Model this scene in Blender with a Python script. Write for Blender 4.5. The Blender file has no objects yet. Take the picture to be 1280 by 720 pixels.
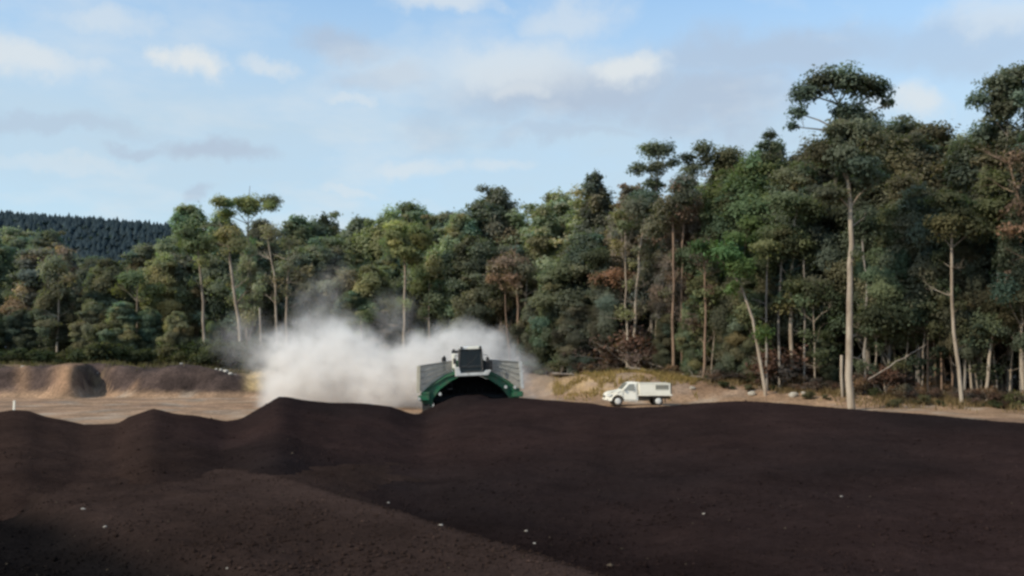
import bpy, bmesh, math, random
import numpy as np
from mathutils import Vector, Matrix

random.seed(7)
rng = np.random.default_rng(7)
S = bpy.context.scene
COL = S.collection
R = math.radians

# ------------------------------------------------------------------ camera
W0, F, CAMZ = 1280.0, 1108.0, 4.0
TH = math.atan(80.0 / F)
cam = bpy.data.cameras.new('camera'); camo = bpy.data.objects.new('camera', cam); COL.objects.link(camo)
cam.sensor_width = 36.0; cam.lens = F / W0 * 36.0; cam.clip_start = 0.1; cam.clip_end = 6000
camo.location = (0, 0, CAMZ); camo.rotation_euler = (math.pi / 2 + TH, 0, 0)
S.camera = camo
S.view_settings.view_transform = 'Standard'; S.view_settings.look = 'None'
S.view_settings.exposure = 0; S.view_settings.gamma = 1
S.cycles.filter_width = 2.8
S.cycles.volume_bounces = 8; S.cycles.max_bounces = 12
S.cycles.transparent_max_bounces = 16
S.cycles.volume_step_rate = 0.7
S.cycles.use_denoising = True

def P(px, py, Y):
    """surveyed point: photo pixel + distance in metres -> world"""
    u = (px - 640.0) / F; v = (360.0 - py) / F
    t = Y / (math.cos(TH) - v * math.sin(TH))
    return Vector((u * t, Y, CAMZ + t * (math.sin(TH) + v * math.cos(TH))))

# ------------------------------------------------------------------ helpers
def tag(o, label=None, cat=None, group=None, kind=None):
    if label: o['label'] = label
    if cat: o['category'] = cat
    if group: o['group'] = group
    if kind: o['kind'] = kind
    return o

def empty(name, loc=(0, 0, 0), rz=0.0):
    o = bpy.data.objects.new(name, None); COL.objects.link(o)
    o.location = loc; o.rotation_euler = (0, 0, rz); o.empty_display_size = 0.3
    return o

def link(name, me, mats, parent=None, smooth=True):
    o = bpy.data.objects.new(name, me); COL.objects.link(o)
    for m in (mats if isinstance(mats, (list, tuple)) else [mats]):
        if m is not None and len(me.materials) < 8: me.materials.append(m)
    if parent: o.parent = parent
    return o

def npmesh(name, v, f, smooth=True, col=None):
    """v (n,3), f (m,4) or (m,3)"""
    v = np.asarray(v, np.float32); f = np.asarray(f, np.int32)
    me = bpy.data.meshes.new(name)
    k = f.shape[1]
    me.vertices.add(len(v)); me.vertices.foreach_set('co', v.ravel())
    me.loops.add(f.size); me.loops.foreach_set('vertex_index', f.ravel())
    me.polygons.add(len(f)); me.polygons.foreach_set('loop_start', np.arange(0, f.size, k, dtype=np.int32))
    me.polygons.foreach_set('use_smooth', np.full(len(f), smooth))
    if col is not None:
        a = me.color_attributes.new('Col', 'FLOAT_COLOR', 'POINT')
        c = np.ones((len(v), 4), np.float32); c[:, :3] = col
        a.data.foreach_set('color', c.ravel())
    me.update(calc_edges=True); me.validate()
    return me

class MB:
    """collects quads / tris, builds one mesh"""
    def __init__(s): s.v = []; s.f = []; s.sm = []
    def add(s, vs, fs, smooth=False):
        b = len(s.v); s.v += [tuple(x) for x in vs]
        for q in fs: s.f.append(tuple(b + i for i in q)); s.sm.append(smooth)
    def box(s, c, d, rot=None):
        cx, cy, cz = c; hx, hy, hz = d[0] / 2, d[1] / 2, d[2] / 2
        vs = [Vector((x, y, z)) for x in (-hx, hx) for y in (-hy, hy) for z in (-hz, hz)]
        if rot is not None: vs = [rot @ q for q in vs]
        vs = [q + Vector(c) for q in vs]
        s.add(vs, [(0, 1, 3, 2), (4, 6, 7, 5), (0, 4, 5, 1), (2, 3, 7, 6), (0, 2, 6, 4), (1, 5, 7, 3)])
    def bar(s, a, b, w=0.05, h=None, n=4):
        s.tube([a, b], [w / 2 * 1.2] * 2, n)
    def tube(s, pts, rad, n=8, cap=True):
        pts = [Vector(p) for p in pts]; rings = []
        up = Vector((0.13, 0.29, 0.95)).normalized()
        vs = []
        for i, p in enumerate(pts):
            d = (pts[min(i + 1, len(pts) - 1)] - pts[max(i - 1, 0)])
            if d.length < 1e-6: d = Vector((0, 0, 1))
            d.normalize()
            ref = up if abs(d.dot(up)) < 0.9 else Vector((1, 0.1, 0)).normalized()
            a = d.cross(ref).normalized(); b = d.cross(a)
            for k in range(n):
                t = 2 * math.pi * k / n
                vs.append(p + (a * math.cos(t) + b * math.sin(t)) * rad[i])
        fs = []
        for i in range(len(pts) - 1):
            for k in range(n):
                k2 = (k + 1) % n
                fs.append((i * n + k, i * n + k2, (i + 1) * n + k2, (i + 1) * n + k))
        s.add(vs, fs, n > 5)
        if cap:
            s.add(vs[:n], [tuple(range(n - 1, -1, -1))]); s.add(vs[-n:], [tuple(range(n))])
    def prism(s, prof, y0, y1, axis='y', smooth=False):
        """closed profile (a,b) extruded along axis"""
        n = len(prof)
        def mk(a, b, t):
            return (a, t, b) if axis == 'y' else ((t, a, b) if axis == 'x' else (a, b, t))
        vs = [mk(a, b, y0) for a, b in prof] + [mk(a, b, y1) for a, b in prof]
        s.add(vs, [(i, (i + 1) % n, n + (i + 1) % n, n + i) for i in range(n)], smooth)
        s.add(vs[:n], [tuple(range(n))]); s.add(vs[n:], [tuple(range(n - 1, -1, -1))])
    def build(s, name, mat, parent=None, bevel=0.0):
        me = bpy.data.meshes.new(name); me.from_pydata(s.v, [], s.f)
        me.polygons.foreach_set('use_smooth', s.sm); me.update()
        bm = bmesh.new(); bm.from_mesh(me); bmesh.ops.recalc_face_normals(bm, faces=bm.faces)
        if bevel > 0:
            bmesh.ops.remove_doubles(bm, verts=bm.verts, dist=1e-5)
            eg = [e for e in bm.edges if len(e.link_faces) == 2 and e.calc_face_angle(0) > 0.5]
            bmesh.ops.bevel(bm, geom=eg, offset=bevel, segments=2, affect='EDGES', clamp_overlap=True)
        bm.to_mesh(me); bm.free()
        return link(name, me, mat, parent)

def vnoise(x, y, seed=0):
    """2-D value noise, numpy, range 0..1"""
    xi = np.floor(x).astype(np.int64); yi = np.floor(y).astype(np.int64)
    fx = x - xi; fy = y - yi
    fx = fx * fx * (3 - 2 * fx); fy = fy * fy * (3 - 2 * fy)
    def h(a, b):
        n = (a * 374761393 + b * 668265263 + seed * 982451653) & 0x7fffffff
        n = ((n ^ (n >> 13)) * 1274126177) & 0x7fffffff
        return ((n ^ (n >> 16)) & 0xffff) / 65535.0
    return (h(xi, yi) * (1 - fx) + h(xi + 1, yi) * fx) * (1 - fy) + (h(xi, yi + 1) * (1 - fx) + h(xi + 1, yi + 1) * fx) * fy
def fbm(x, y, seed=0, oct=4):
    s = 0; a = 0.5; t = 0
    for k in range(oct):
        s = s + a * vnoise(x * 2 ** k + 17.3 * k, y * 2 ** k - 9.1 * k, seed + k); t += a; a *= 0.5
    return s / t * 2 - 1
def sst(a, b, x):
    t = np.clip((x - a) / (b - a), 0, 1); return t * t * (3 - 2 * t)

# ------------------------------------------------------------------ materials
def mat(name):
    m = bpy.data.materials.new(name); m.use_nodes = True
    nt = m.node_tree; nt.nodes.clear()
    out = nt.nodes.new('ShaderNodeOutputMaterial')
    return m, nt, out
def N(nt, t, **kw):
    n = nt.nodes.new(t)
    for k, v in kw.items(): setattr(n, k, v)
    return n
def mixrgb(nt, a, b, fac, mode='MIX'):
    n = N(nt, 'ShaderNodeMix', data_type='RGBA', blend_type=mode)
    for sock, val in ((n.inputs[0], fac), (n.inputs[6], a), (n.inputs[7], b)):
        if hasattr(val, 'links'): nt.links.new(val, sock)
        elif isinstance(val, (int, float)): sock.default_value = val
        else: sock.default_value = (*val[:3], 1)
    return n.outputs[2]
def noise(nt, scale, detail=4, rough=0.6, vec=None):
    n = N(nt, 'ShaderNodeTexNoise'); n.inputs['Scale'].default_value = scale
    n.inputs['Detail'].default_value = detail; n.inputs['Roughness'].default_value = rough
    if vec is not None: nt.links.new(vec, n.inputs['Vector'])
    return n.outputs[0]
def ramp(nt, src, p0, p1, c0=0.0, c1=1.0):
    n = N(nt, 'ShaderNodeMapRange'); n.inputs[1].default_value = p0; n.inputs[2].default_value = p1
    n.inputs[3].default_value = c0; n.inputs[4].default_value = c1; nt.links.new(src, n.inputs[0]); return n.outputs[0]
def math_(nt, op, a, b=None):
    n = N(nt, 'ShaderNodeMath', operation=op)
    for i, v in enumerate((a, b)):
        if v is None: continue
        if hasattr(v, 'links'): nt.links.new(v, n.inputs[i])
        else: n.inputs[i].default_value = v
    return n.outputs[0]

def paint(name, col, rough=0.5, metal=0.0, dirt=0.25, dirtcol=(0.12, 0.09, 0.065), scale=3.0, spec=0.4):
    m, nt, out = mat(name)
    b = N(nt, 'ShaderNodeBsdfPrincipled'); nt.links.new(b.outputs[0], out.inputs[0])
    tc = N(nt, 'ShaderNodeTexCoord').outputs['Object']
    n1 = noise(nt, scale, 6, 0.7, tc)
    f = ramp(nt, n1, 0.42, 0.72, 0.0, dirt * 2)
    nt.links.new(mixrgb(nt, col, dirtcol, f), b.inputs['Base Color'])
    nt.links.new(ramp(nt, n1, 0.3, 0.7, rough * 0.8, min(1, rough * 1.3)), b.inputs['Roughness'])
    b.inputs['Metallic'].default_value = metal
    b.inputs['Specular IOR Level'].default_value = spec
    return m

M = {}
M['green'] = paint('green_paint', (0.013, 0.115, 0.052), 0.5, dirt=0.34)
M['black'] = paint('black_steel', (0.010, 0.011, 0.014), 0.7, dirt=0.15, dirtcol=(0.03, 0.024, 0.02))
M['lining'] = paint('tunnel_lining', (0.006, 0.006, 0.008), 0.9, dirt=0.1, dirtcol=(0.012, 0.009, 0.008))
M['grey_panel'] = paint('grey_panel', (0.20, 0.20, 0.185), 0.6, dirt=0.25)
M['tan_edge'] = paint('pale_edge', (0.42, 0.38, 0.30), 0.6, dirt=0.2)
M['white'] = paint('white_paint', (0.82, 0.78, 0.67), 0.35, dirt=0.06, dirtcol=(0.5, 0.42, 0.32))
M['offwhite'] = paint('dusty_white', (0.58, 0.57, 0.54), 0.5, dirt=0.25)
M['rubber'] = paint('rubber', (0.018, 0.017, 0.016), 0.85, dirt=0.3)
M['lamp'] = paint('lamp_lens', (0.50, 0.50, 0.47), 0.2, dirt=0.05)
M['tint'] = paint('dusty_reflection_glass', (0.20, 0.205, 0.18), 0.15, dirt=0.3, dirtcol=(0.25, 0.21, 0.15))  # grey base stands for the panes' reflection, brown noise for dust
M['red'] = paint('red_lens', (0.28, 0.02, 0.015), 0.3, dirt=0.05)
M['seat'] = paint('seat_fabric', (0.06, 0.02, 0.02), 0.9, dirt=0.05)
M['rim'] = paint('pale_rim', (0.66, 0.65, 0.61), 0.4, dirt=0.12)
M['plastic'] = paint('dark_plastic', (0.025, 0.025, 0.026), 0.6, dirt=0.1)
M['chassis'] = paint('chassis', (0.035, 0.028, 0.02), 0.8, dirt=0.3)
M['rock'] = paint('rock', (0.36, 0.32, 0.26), 0.9, dirt=0.4)
M['rubble'] = paint('pale_rubble', (0.40, 0.37, 0.32), 0.9, dirt=0.25)
M['scrap'] = paint('pale_scrap', (0.36, 0.32, 0.27), 0.7, dirt=0.2)
M['stake'] = paint('stake', (0.30, 0.15, 0.08), 0.8, dirt=0.2)
def glass_mat():
    m, nt, out = mat('tinted_glass')
    g = N(nt, 'ShaderNodeBsdfGlossy'); g.inputs['Roughness'].default_value = 0.06; g.inputs['Color'].default_value = (0.8, 0.85, 0.85, 1)
    t = N(nt, 'ShaderNodeBsdfTransparent'); t.inputs['Color'].default_value = (0.35, 0.38, 0.37, 1)
    fr = N(nt, 'ShaderNodeFresnel'); fr.inputs[0].default_value = 1.5
    mx = N(nt, 'ShaderNodeMixShader'); nt.links.new(fr.outputs[0], mx.inputs[0])
    nt.links.new(t.outputs[0], mx.inputs[1]); nt.links.new(g.outputs[0], mx.inputs[2]); nt.links.new(mx.outputs[0], out.inputs[0])
    return m
M['glass'] = glass_mat()
def mesh_panel_mat():
    """dusty perforated steel sheet: holes too small to draw one by one"""
    m, nt, out = mat('perforated_sheet')
    b = N(nt, 'ShaderNodeBsdfPrincipled'); b.inputs['Roughness'].default_value = 0.6
    tc = N(nt, 'ShaderNodeTexCoord').outputs['Object']
    n1 = noise(nt, 2.2, 5, 0.7, tc)
    nt.links.new(mixrgb(nt, (0.15, 0.155, 0.14), (0.30, 0.28, 0.24), ramp(nt, n1, 0.35, 0.7)), b.inputs['Base Color'])
    t = N(nt, 'ShaderNodeBsdfTransparent')
    w = N(nt, 'ShaderNodeTexWave', wave_type='BANDS', bands_direction='Z'); w.inputs['Scale'].default_value = 4.0
    nt.links.new(tc, w.inputs['Vector'])
    mx = N(nt, 'ShaderNodeMixShader'); nt.links.new(ramp(nt, w.outputs[1], 0.0, 1.0, 0.06, 0.24), mx.inputs[0])
    nt.links.new(b.outputs[0], mx.inputs[1]); nt.links.new(t.outputs[0], mx.inputs[2]); nt.links.new(mx.outputs[0], out.inputs[0])
    return m
M['perf'] = mesh_panel_mat()

def leaf_mat(name='leaf', transl=0.50):
    m, nt, out = mat(name)
    oi = N(nt, 'ShaderNodeObjectInfo')
    at = N(nt, 'ShaderNodeAttribute', attribute_name='Col')
    c = mixrgb(nt, oi.outputs['Color'], at.outputs['Color'], 1.0, 'MULTIPLY')
    d = N(nt, 'ShaderNodeBsdfPrincipled'); d.inputs['Roughness'].default_value = 0.55
    d.inputs['Specular IOR Level'].default_value = 0.08
    t = N(nt, 'ShaderNodeBsdfTranslucent')
    nt.links.new(c, d.inputs['Base Color'])
    nt.links.new(mixrgb(nt, c, (1.0, 1.15, 0.55), 1.0, 'MULTIPLY'), t.inputs['Color'])
    mx = N(nt, 'ShaderNodeMixShader'); mx.inputs[0].default_value = transl
    nt.links.new(d.outputs[0], mx.inputs[1]); nt.links.new(t.outputs[0], mx.inputs[2]); nt.links.new(mx.outputs[0], out.inputs[0])
    return m
M['leaf'] = leaf_mat()

def bark_mat(name, a, b_, c_):
    m, nt, out = mat(name)
    b = N(nt, 'ShaderNodeBsdfPrincipled'); b.inputs['Roughness'].default_value = 0.85; b.inputs['Specular IOR Level'].default_value = 0.2
    tc = N(nt, 'ShaderNodeTexCoord').outputs['Object']
    mp = N(nt, 'ShaderNodeMapping'); mp.inputs['Scale'].default_value = (1, 1, 0.18); nt.links.new(tc, mp.inputs[0])
    n1 = noise(nt, 2.6, 5, 0.65, mp.outputs[0]); n2 = noise(nt, 0.5, 3, 0.6, tc)
    c1 = mixrgb(nt, a, b_, ramp(nt, n1, 0.40, 0.62)); c2 = mixrgb(nt, c1, c_, ramp(nt, n2, 0.50, 0.70))
    nt.links.new(c2, b.inputs['Base Color']); nt.links.new(b.outputs[0], out.inputs[0])
    return m
M['bark_pale'] = bark_mat('pale_gum_bark', (0.36, 0.30, 0.235), (0.24, 0.185, 0.135), (0.16, 0.12, 0.09))
M['bark_grey'] = bark_mat('grey_bark', (0.25, 0.22, 0.19), (0.15, 0.125, 0.10), (0.11, 0.09, 0.075))
M['bark_dark'] = bark_mat('dark_bark', (0.10, 0.08, 0.065), (0.06, 0.048, 0.04), (0.15, 0.11, 0.085))
M['bark_brown'] = bark_mat('brown_bark', (0.24, 0.16, 0.11), (0.15, 0.10, 0.07), (0.11, 0.08, 0.06))
M['dead'] = bark_mat('dead_wood', (0.34, 0.29, 0.24), (0.24, 0.19, 0.15), (0.16, 0.12, 0.10))

def earth_mat(name, bump=0.4, scale=1.0, rough=0.95, var=0.45, spec=0.12):
    """vertex colours carry the soil type, noise adds grain"""
    m, nt, out = mat(name)
    b = N(nt, 'ShaderNodeBsdfPrincipled'); b.inputs['Roughness'].default_value = rough; b.inputs['Specular IOR Level'].default_value = spec
    at = N(nt, 'ShaderNodeAttribute', attribute_name='Col').outputs['Color']
    tc = N(nt, 'ShaderNodeTexCoord').outputs['Object']
    n1 = noise(nt, 0.35 * scale, 6, 0.65, tc); n2 = noise(nt, 4.0 * scale, 6, 0.7, tc); n3 = noise(nt, 22 * scale, 3, 0.7, tc)
    k = math_(nt, 'MULTIPLY', ramp(nt, n1, 0.3, 0.7, 1 - var, 1 + var), ramp(nt, n2, 0.3, 0.7, 1 - var, 1 + var))
    k = math_(nt, 'MULTIPLY', k, ramp(nt, n3, 0.3, 0.7, 1 - var, 1 + var))
    kk = N(nt, 'ShaderNodeCombineColor')
    for i in range(3): nt.links.new(k, kk.inputs[i])
    c = mixrgb(nt, at, kk.outputs[0], 1.0, 'MULTIPLY')
    nt.links.new(c, b.inputs['Base Color'])
    h = math_(nt, 'ADD', math_(nt, 'MULTIPLY', n2, 1.0), math_(nt, 'MULTIPLY', n3, 0.35))
    bp = N(nt, 'ShaderNodeBump'); bp.inputs['Strength'].default_value = bump; bp.inputs['Distance'].default_value = 0.12
    nt.links.new(h, bp.inputs['Height']); nt.links.new(bp.outputs[0], b.inputs['Normal'])
    nt.links.new(b.outputs[0], out.inputs[0])
    return m
M['earth'] = earth_mat('earth')
M['compost'] = earth_mat('compost', bump=0.55, scale=1.4, rough=1.0, var=0.22, spec=0.0)

# ------------------------------------------------------------------ light and sky
SUN = Vector((-0.72, -0.46, 0.60)).normalized()       # towards the sun: left, a little behind the camera
sl = bpy.data.lights.new('sun', 'SUN'); so = bpy.data.objects.new('sun', sl); COL.objects.link(so)
sl.energy = 3.8; sl.angle = R(0.6); sl.color = (1.0, 0.90, 0.73)
so.rotation_euler = SUN.to_track_quat('Z', 'Y').to_euler(); so.location = (-40, -30, 60)
world = bpy.data.worlds.new('World'); S.world = world; world.use_nodes = True
nt = world.node_tree; nt.nodes.clear()
wo = N(nt, 'ShaderNodeOutputWorld'); bg = N(nt, 'ShaderNodeBackground')
sky = N(nt, 'ShaderNodeTexSky', sky_type='NISHITA'); sky.sun_disc = False
sky.sun_elevation = math.asin(SUN.z); sky.sun_rotation = math.atan2(SUN.x, SUN.y)
sky.air_density = 1.0; sky.dust_density = 1.0; sky.ozone_density = 2.0
gen = N(nt, 'ShaderNodeTexCoord').outputs['Generated']
sep = N(nt, 'ShaderNodeSeparateXYZ'); nt.links.new(gen, sep.inputs[0])
# clouds on a high flat layer, so they flatten towards the horizon
zc = math_(nt, 'ADD', math_(nt, 'MAXIMUM', sep.outputs[2], 0.0), 0.20)
cx = math_(nt, 'DIVIDE', sep.outputs[0], zc); cy = math_(nt, 'DIVIDE', sep.outputs[1], zc)
cv = N(nt, 'ShaderNodeCombineXYZ'); nt.links.new(cx, cv.inputs[0]); nt.links.new(cy, cv.inputs[1]); cv.inputs[2].default_value = 3.7
veil = ramp(nt, noise(nt, 0.9, 6, 0.62, cv.outputs[0]), 0.34, 0.66)
mp = N(nt, 'ShaderNodeMapping'); mp.inputs['Location'].default_value = (4.2, 1.3, 0); nt.links.new(cv.outputs[0], mp.inputs[0])
puff = ramp(nt, noise(nt, 2.3, 7, 0.55, mp.outputs[0]), 0.53, 0.70)
# the banks of cloud seen from the site, as patches in the sky (azimuth, elevation)
def skydir(px, py):
    d = P(px, py, 100.0) - Vector((0, 0, CAMZ)); return d.normalized()
nz = N(nt, 'ShaderNodeTexNoise'); nz.inputs['Scale'].default_value = 9.0; nz.inputs['Detail'].default_value = 6; nz.inputs['Roughness'].default_value = 0.62
nt.links.new(gen, nz.inputs['Vector'])
wob = N(nt, 'ShaderNodeVectorMath', operation='MULTIPLY_ADD')
nt.links.new(nz.outputs['Color'], wob.inputs[0]); wob.inputs[1].default_value = (0.16, 0.16, 0.09); 
add0 = N(nt, 'ShaderNodeVectorMath', operation='ADD'); nt.links.new(gen, add0.inputs[0]); add0.inputs[1].default_value = (-0.08, -0.08, -0.045)
nt.links.new(add0.outputs[0], wob.inputs[2])
def patch(px, py, rx, rz, amt):
    d = skydir(px, py)
    s1 = N(nt, 'ShaderNodeVectorMath', operation='SUBTRACT'); nt.links.new(wob.outputs[0], s1.inputs[0]); s1.inputs[1].default_value = d
    s2 = N(nt, 'ShaderNodeVectorMath', operation='DIVIDE'); nt.links.new(s1.outputs[0], s2.inputs[0]); s2.inputs[1].default_value = (rx / F, max(rx, 250) / F, rz / F)
    ln = N(nt, 'ShaderNodeVectorMath', operation='LENGTH'); nt.links.new(s2.outputs[0], ln.inputs[0])
    n = N(nt, 'ShaderNodeMapRange', interpolation_type='SMOOTHSTEP'); nt.links.new(ln.outputs[1], n.inputs[0])
    n.inputs[1].default_value = 1.25; n.inputs[2].default_value = 0.25; n.inputs[3].default_value = 0; n.inputs[4].default_value = amt
    return n.outputs[0]
def total(ps):
    a = ps[0]
    for p in ps[1:]: a = math_(nt, 'MAXIMUM', a, p)
    return a
white = total([patch(20, 72, 75, 26, .8), patch(225, 78, 46, 22, 1.0), patch(330, 82, 34, 15, .6), patch(425, 124, 40, 14, .55),
               patch(125, 20, 60, 26, .55), patch(555, 5, 70, 16, .7), patch(705, 22, 75, 28, .55), patch(640, 80, 170, 40, .7), patch(795, 88, 55, 26, .95),
               patch(1245, 12, 70, 26, .55), patch(1125, 140, 40, 26, .8), patch(525, 205, 60, 16, .6), patch(655, 110, 60, 18, .6), patch(705, 85, 50, 16, .5), patch(90, 205, 90, 10, .35), patch(450, 245, 60, 10, .5), patch(620, 200, 50, 12, .45)])
grey = total([patch(725, 118, 210, 42, .75), patch(900, 130, 130, 48, .7), patch(420, 48, 55, 22, .6), patch(265, 190, 60, 16, .65), patch(180, 188, 34, 10, .5),
              patch(960, 75, 190, 40, .6), patch(60, 150, 120, 14, .4), patch(470, 95, 70, 18, .45), patch(700, 165, 120, 12, .4), patch(1190, 60, 160, 36, .45), patch(545, 150, 30, 40, .3), patch(255, 250, 30, 10, .5)])
skyc = mixrgb(nt, sky.outputs[0], (0.20, 0.245, 0.25), 1.0, 'MULTIPLY')
lowveil = ramp(nt, sep.outputs[2], 0.38, 0.24, 0.30, 0.98)
c1 = mixrgb(nt, skyc, (0.555, 0.675, 0.76), math_(nt, 'MULTIPLY', lowveil, ramp(nt, veil, 0, 1, 0.74, 1.0)))
c2 = mixrgb(nt, c1, (0.455, 0.535, 0.655), math_(nt, 'MULTIPLY', grey, 1.1))
wm = math_(nt, 'MAXIMUM', math_(nt, 'MULTIPLY', puff, 0.42), white)
c3 = mixrgb(nt, c2, (0.74, 0.79, 0.82), wm)
nt.links.new(c3, bg.inputs[0]); bg.inputs[1].default_value = 1.0
nt.links.new(bg.outputs[0], wo.inputs[0])

# ------------------------------------------------------------------ ground
EDGE_PX = [-400, 0, 300, 430, 550, 650, 700, 800, 900, 1000, 1100, 1200, 1280, 1500]
EDGE_Y = [104, 100, 98, 104, 106, 100, 93, 86, 79, 74, 70, 67, 64, 58]
EDGE_PY = [458, 458, 457, 458, 462, 466, 470, 463, 478, 487, 495, 501, 509, 522]
def edge(px): return float(np.interp(px, EDGE_PX, EDGE_Y))
EDGE_Z = [P(p, y, d).z for p, y, d in zip(EDGE_PX, EDGE_PY, EDGE_Y)]
EDGE_Z[0] = EDGE_Z[1] = EDGE_Z[2] = 2.1
def hground(x, y):
    x = np.asarray(x, float); y = np.asarray(y, float)
    yy = np.maximum(y, 5.0); px = 640 + F * x / yy
    ye = np.interp(px, EDGE_PX, EDGE_Y); ze = np.interp(px, EDGE_PX, EDGE_Z)
    # forest bench, reached by a cut bank
    y0 = np.interp(px, [330, 450, 640, 690, 760, 900, 1000, 1280], [78, 84, 84, 74, 71.5, 69, 66, 58])
    y1 = np.interp(px, [330, 450, 640, 690, 760, 900, 1000, 1280], [82.5, 92, 96, 86, 77, 76, 73, 64])
    h = ze * sst(y0, y1, y + 1.6 * fbm(x * 0.22, y * 0.22, 3))
    # the left bank: a row of tipped heaps, a clay spur, a hollow right of it
    xl = px < 345
    pb = np.where(xl, sst(345, 300, px), 0.0)
    yf = 78 + 0.9 * fbm(x * 0.35, y * 0.1, 11) - 2.6 * np.exp(-((px - 88) / 22) ** 2) + 3.2 * np.exp(-((px - 122) / 15) ** 2) - 1.2 * np.exp(-((px - 225) / 60) ** 2)
    top = 2.65 + 0.45 * fbm(x * 0.3, y * 0.3, 21) - 1.1 * sst(225, 320, px)
    hb = top * sst(yf, yf + 3.4, y) - (top - 2.1) * sst(yf + 6, yf + 16, y)
    h = np.where(xl, hb * pb + h * (1 - pb), h)
    h = h + 0.10 * fbm(x * 0.5, y * 0.5, 5) * sst(30, 60, y) + 0.30 * fbm(x * 0.16, y * 0.16, 8) * sst(0, 6, y - y0)
    h = h + 0.16 * fbm(x * 1.4, y * 1.4, 9) * sst(0, 3, y - y0 + 1) * (y < 140)
    h = h + 0.012 * np.maximum(0, y - ye - 10)
    return h
def gz(x, y): return float(hground(np.array([x]), np.array([y]))[0])

def axis(segs):
    a = []
    for s, e, st in segs: a += list(np.arange(s, e, st))
    return np.array(a + [segs[-1][1]])
gx = np.concatenate([[-3000, -1500, -700, -400, -250, -160], axis([(-110, -80, 1.5), (-80, 80, 0.42), (80, 110, 1.5)]), [160, 250, 400, 700, 1500, 3000]])
gy = np.concatenate([[-300, -80, -20], axis([(0, 44, 2.0), (44, 62, 0.7), (62, 98, 0.32), (98, 200, 2.0)]), [240, 300, 420, 600, 1000, 2000, 4000]])
X, Y = np.meshgrid(gx, gy)
Z = hground(X, Y)
Z = np.where((Y > 200), np.minimum(Z, 6), Z)
nx, ny = len(gx), len(gy)
idx = np.arange(nx * ny).reshape(ny, nx)
quads = np.stack([idx[:-1, :-1], idx[:-1, 1:], idx[1:, 1:], idx[1:, :-1]], -1).reshape(-1, 4)
PX = 640 + F * X / np.maximum(Y, 5)
sand = np.array([0.285, 0.180, 0.110]); sand2 = np.array([0.215, 0.135, 0.088]); clay = np.array([0.25, 0.150, 0.090])
darkc = np.array([0.062, 0.042, 0.035]); straw = np.array([0.36, 0.25, 0.12]); litter = np.array([0.15, 0.105, 0.075]); grey = np.array([0.30, 0.26, 0.21])
C = np.zeros((ny, nx, 3)) + sand
def mixc(C, c, m): return C * (1 - m[..., None]) + c * m[..., None]
n0 = fbm(X * 0.08, Y * 0.35, 31); n1 = fbm(X * 0.5, Y * 0.5, 41); n2 = fbm(X * 1.3, Y * 1.3, 51)
C = mixc(C, sand2, sst(0.0, 0.5, n0)); C = mixc(C, grey, 0.5 * sst(0.1, 0.5, n1))
left = sst(345, 320, PX)
slope = np.gradient(Z, axis=0) / np.gradient(Y, axis=0)
onbank = sst(0.25, 0.7, Z) * left
C = mixc(C, darkc * (1 + 0.5 * n2[..., None]), onbank)
C = mixc(C, clay, onbank * (np.exp(-((PX - 86) / 15) ** 2) + 0.8 * np.exp(-((PX - 30) / 8) ** 2)).clip(0, 1))
C = mixc(C, clay * 0.8, onbank * 0.6 * sst(0.05, 0.4, n1) * sst(135, 150, PX) * sst(185, 170, PX))
C = mixc(C, straw, left * sst(80, 84, Y) * 0.35 * sst(0.1, 0.5, n1))
C = mixc(C, straw * 1.1, sst(0.3, 0.8, Z) * sst(300, 318, PX) * sst(365, 350, PX) * 0.9)
rb = sst(640, 700, PX)
rz_ = rb * sst(0.2, 0.9, Z + 0.3 * n1)
C = mixc(C, clay * 1.0, rz_ * 0.75 * sst(810, 850, PX)); C = mixc(C, straw, rz_ * sst(860, 760, PX) * (0.55 + 0.45 * n1))
C = mixc(C, litter * 1.5, rz_ * sst(-0.15, 0.25, n1 * 0.6 + n2 * 0.4) * 0.8)
mid = sst(330, 380, PX) * sst(700, 660, PX) * sst(72, 84, Y)
C = mixc(C, litter * 1.4, mid * 0.8)
ye = np.interp(PX, EDGE_PX, EDGE_Y)
C = mixc(C, litter, sst(-2.5, 1.5, Y - ye + 1.5 * n1)); C = mixc(C, litter, left * sst(90, 100, Y))
C = mixc(C, np.array([0.012, 0.009, 0.008]), sst(30, 22, Y))          # ground between the compost rows
C = C * (1 + 0.12 * n2[..., None])
g = npmesh('ground', np.stack([X, Y, Z], -1).reshape(-1, 3), quads, True, C.reshape(-1, 3).clip(0.01, 0.7))
tag(link('ground', g, M['earth']), kind='structure')

# ------------------------------------------------------------------ compost rows
CR = [(-400, 524), (-200, 520), (-60, 516), (0, 516), (20, 513), (40, 514), (60, 520), (80, 523), (110, 530), (150, 529), (165, 520), (195, 511), (220, 517), (250, 520),
      (285, 527), (305, 523), (330, 508), (350, 496), (362, 496), (380, 500), (420, 503), (455, 504), (490, 508), (515, 517), (533, 520), (548, 514),
      (570, 505), (600, 499), (650, 497), (690, 500), (740, 504), (760, 508), (790, 509.5), (840, 506), (880, 503), (920, 501), (960, 503), (1000, 506),
      (1060, 511), (1120, 516), (1180, 521), (1240, 526), (1280, 528), (1400, 536), (1700, 560)]
DPX = [-400, 0, 300, 350, 533, 600, 700, 800, 1000, 1280, 1700]; DD = [40, 40, 40, 42, 46.5, 46.5, 46, 43, 39, 33, 25]
crp = np.array([c[0] for c in CR], float)
crz = np.array([P(c[0], c[1], float(np.interp(c[0], DPX, DD))).z for c in CR])
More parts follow.
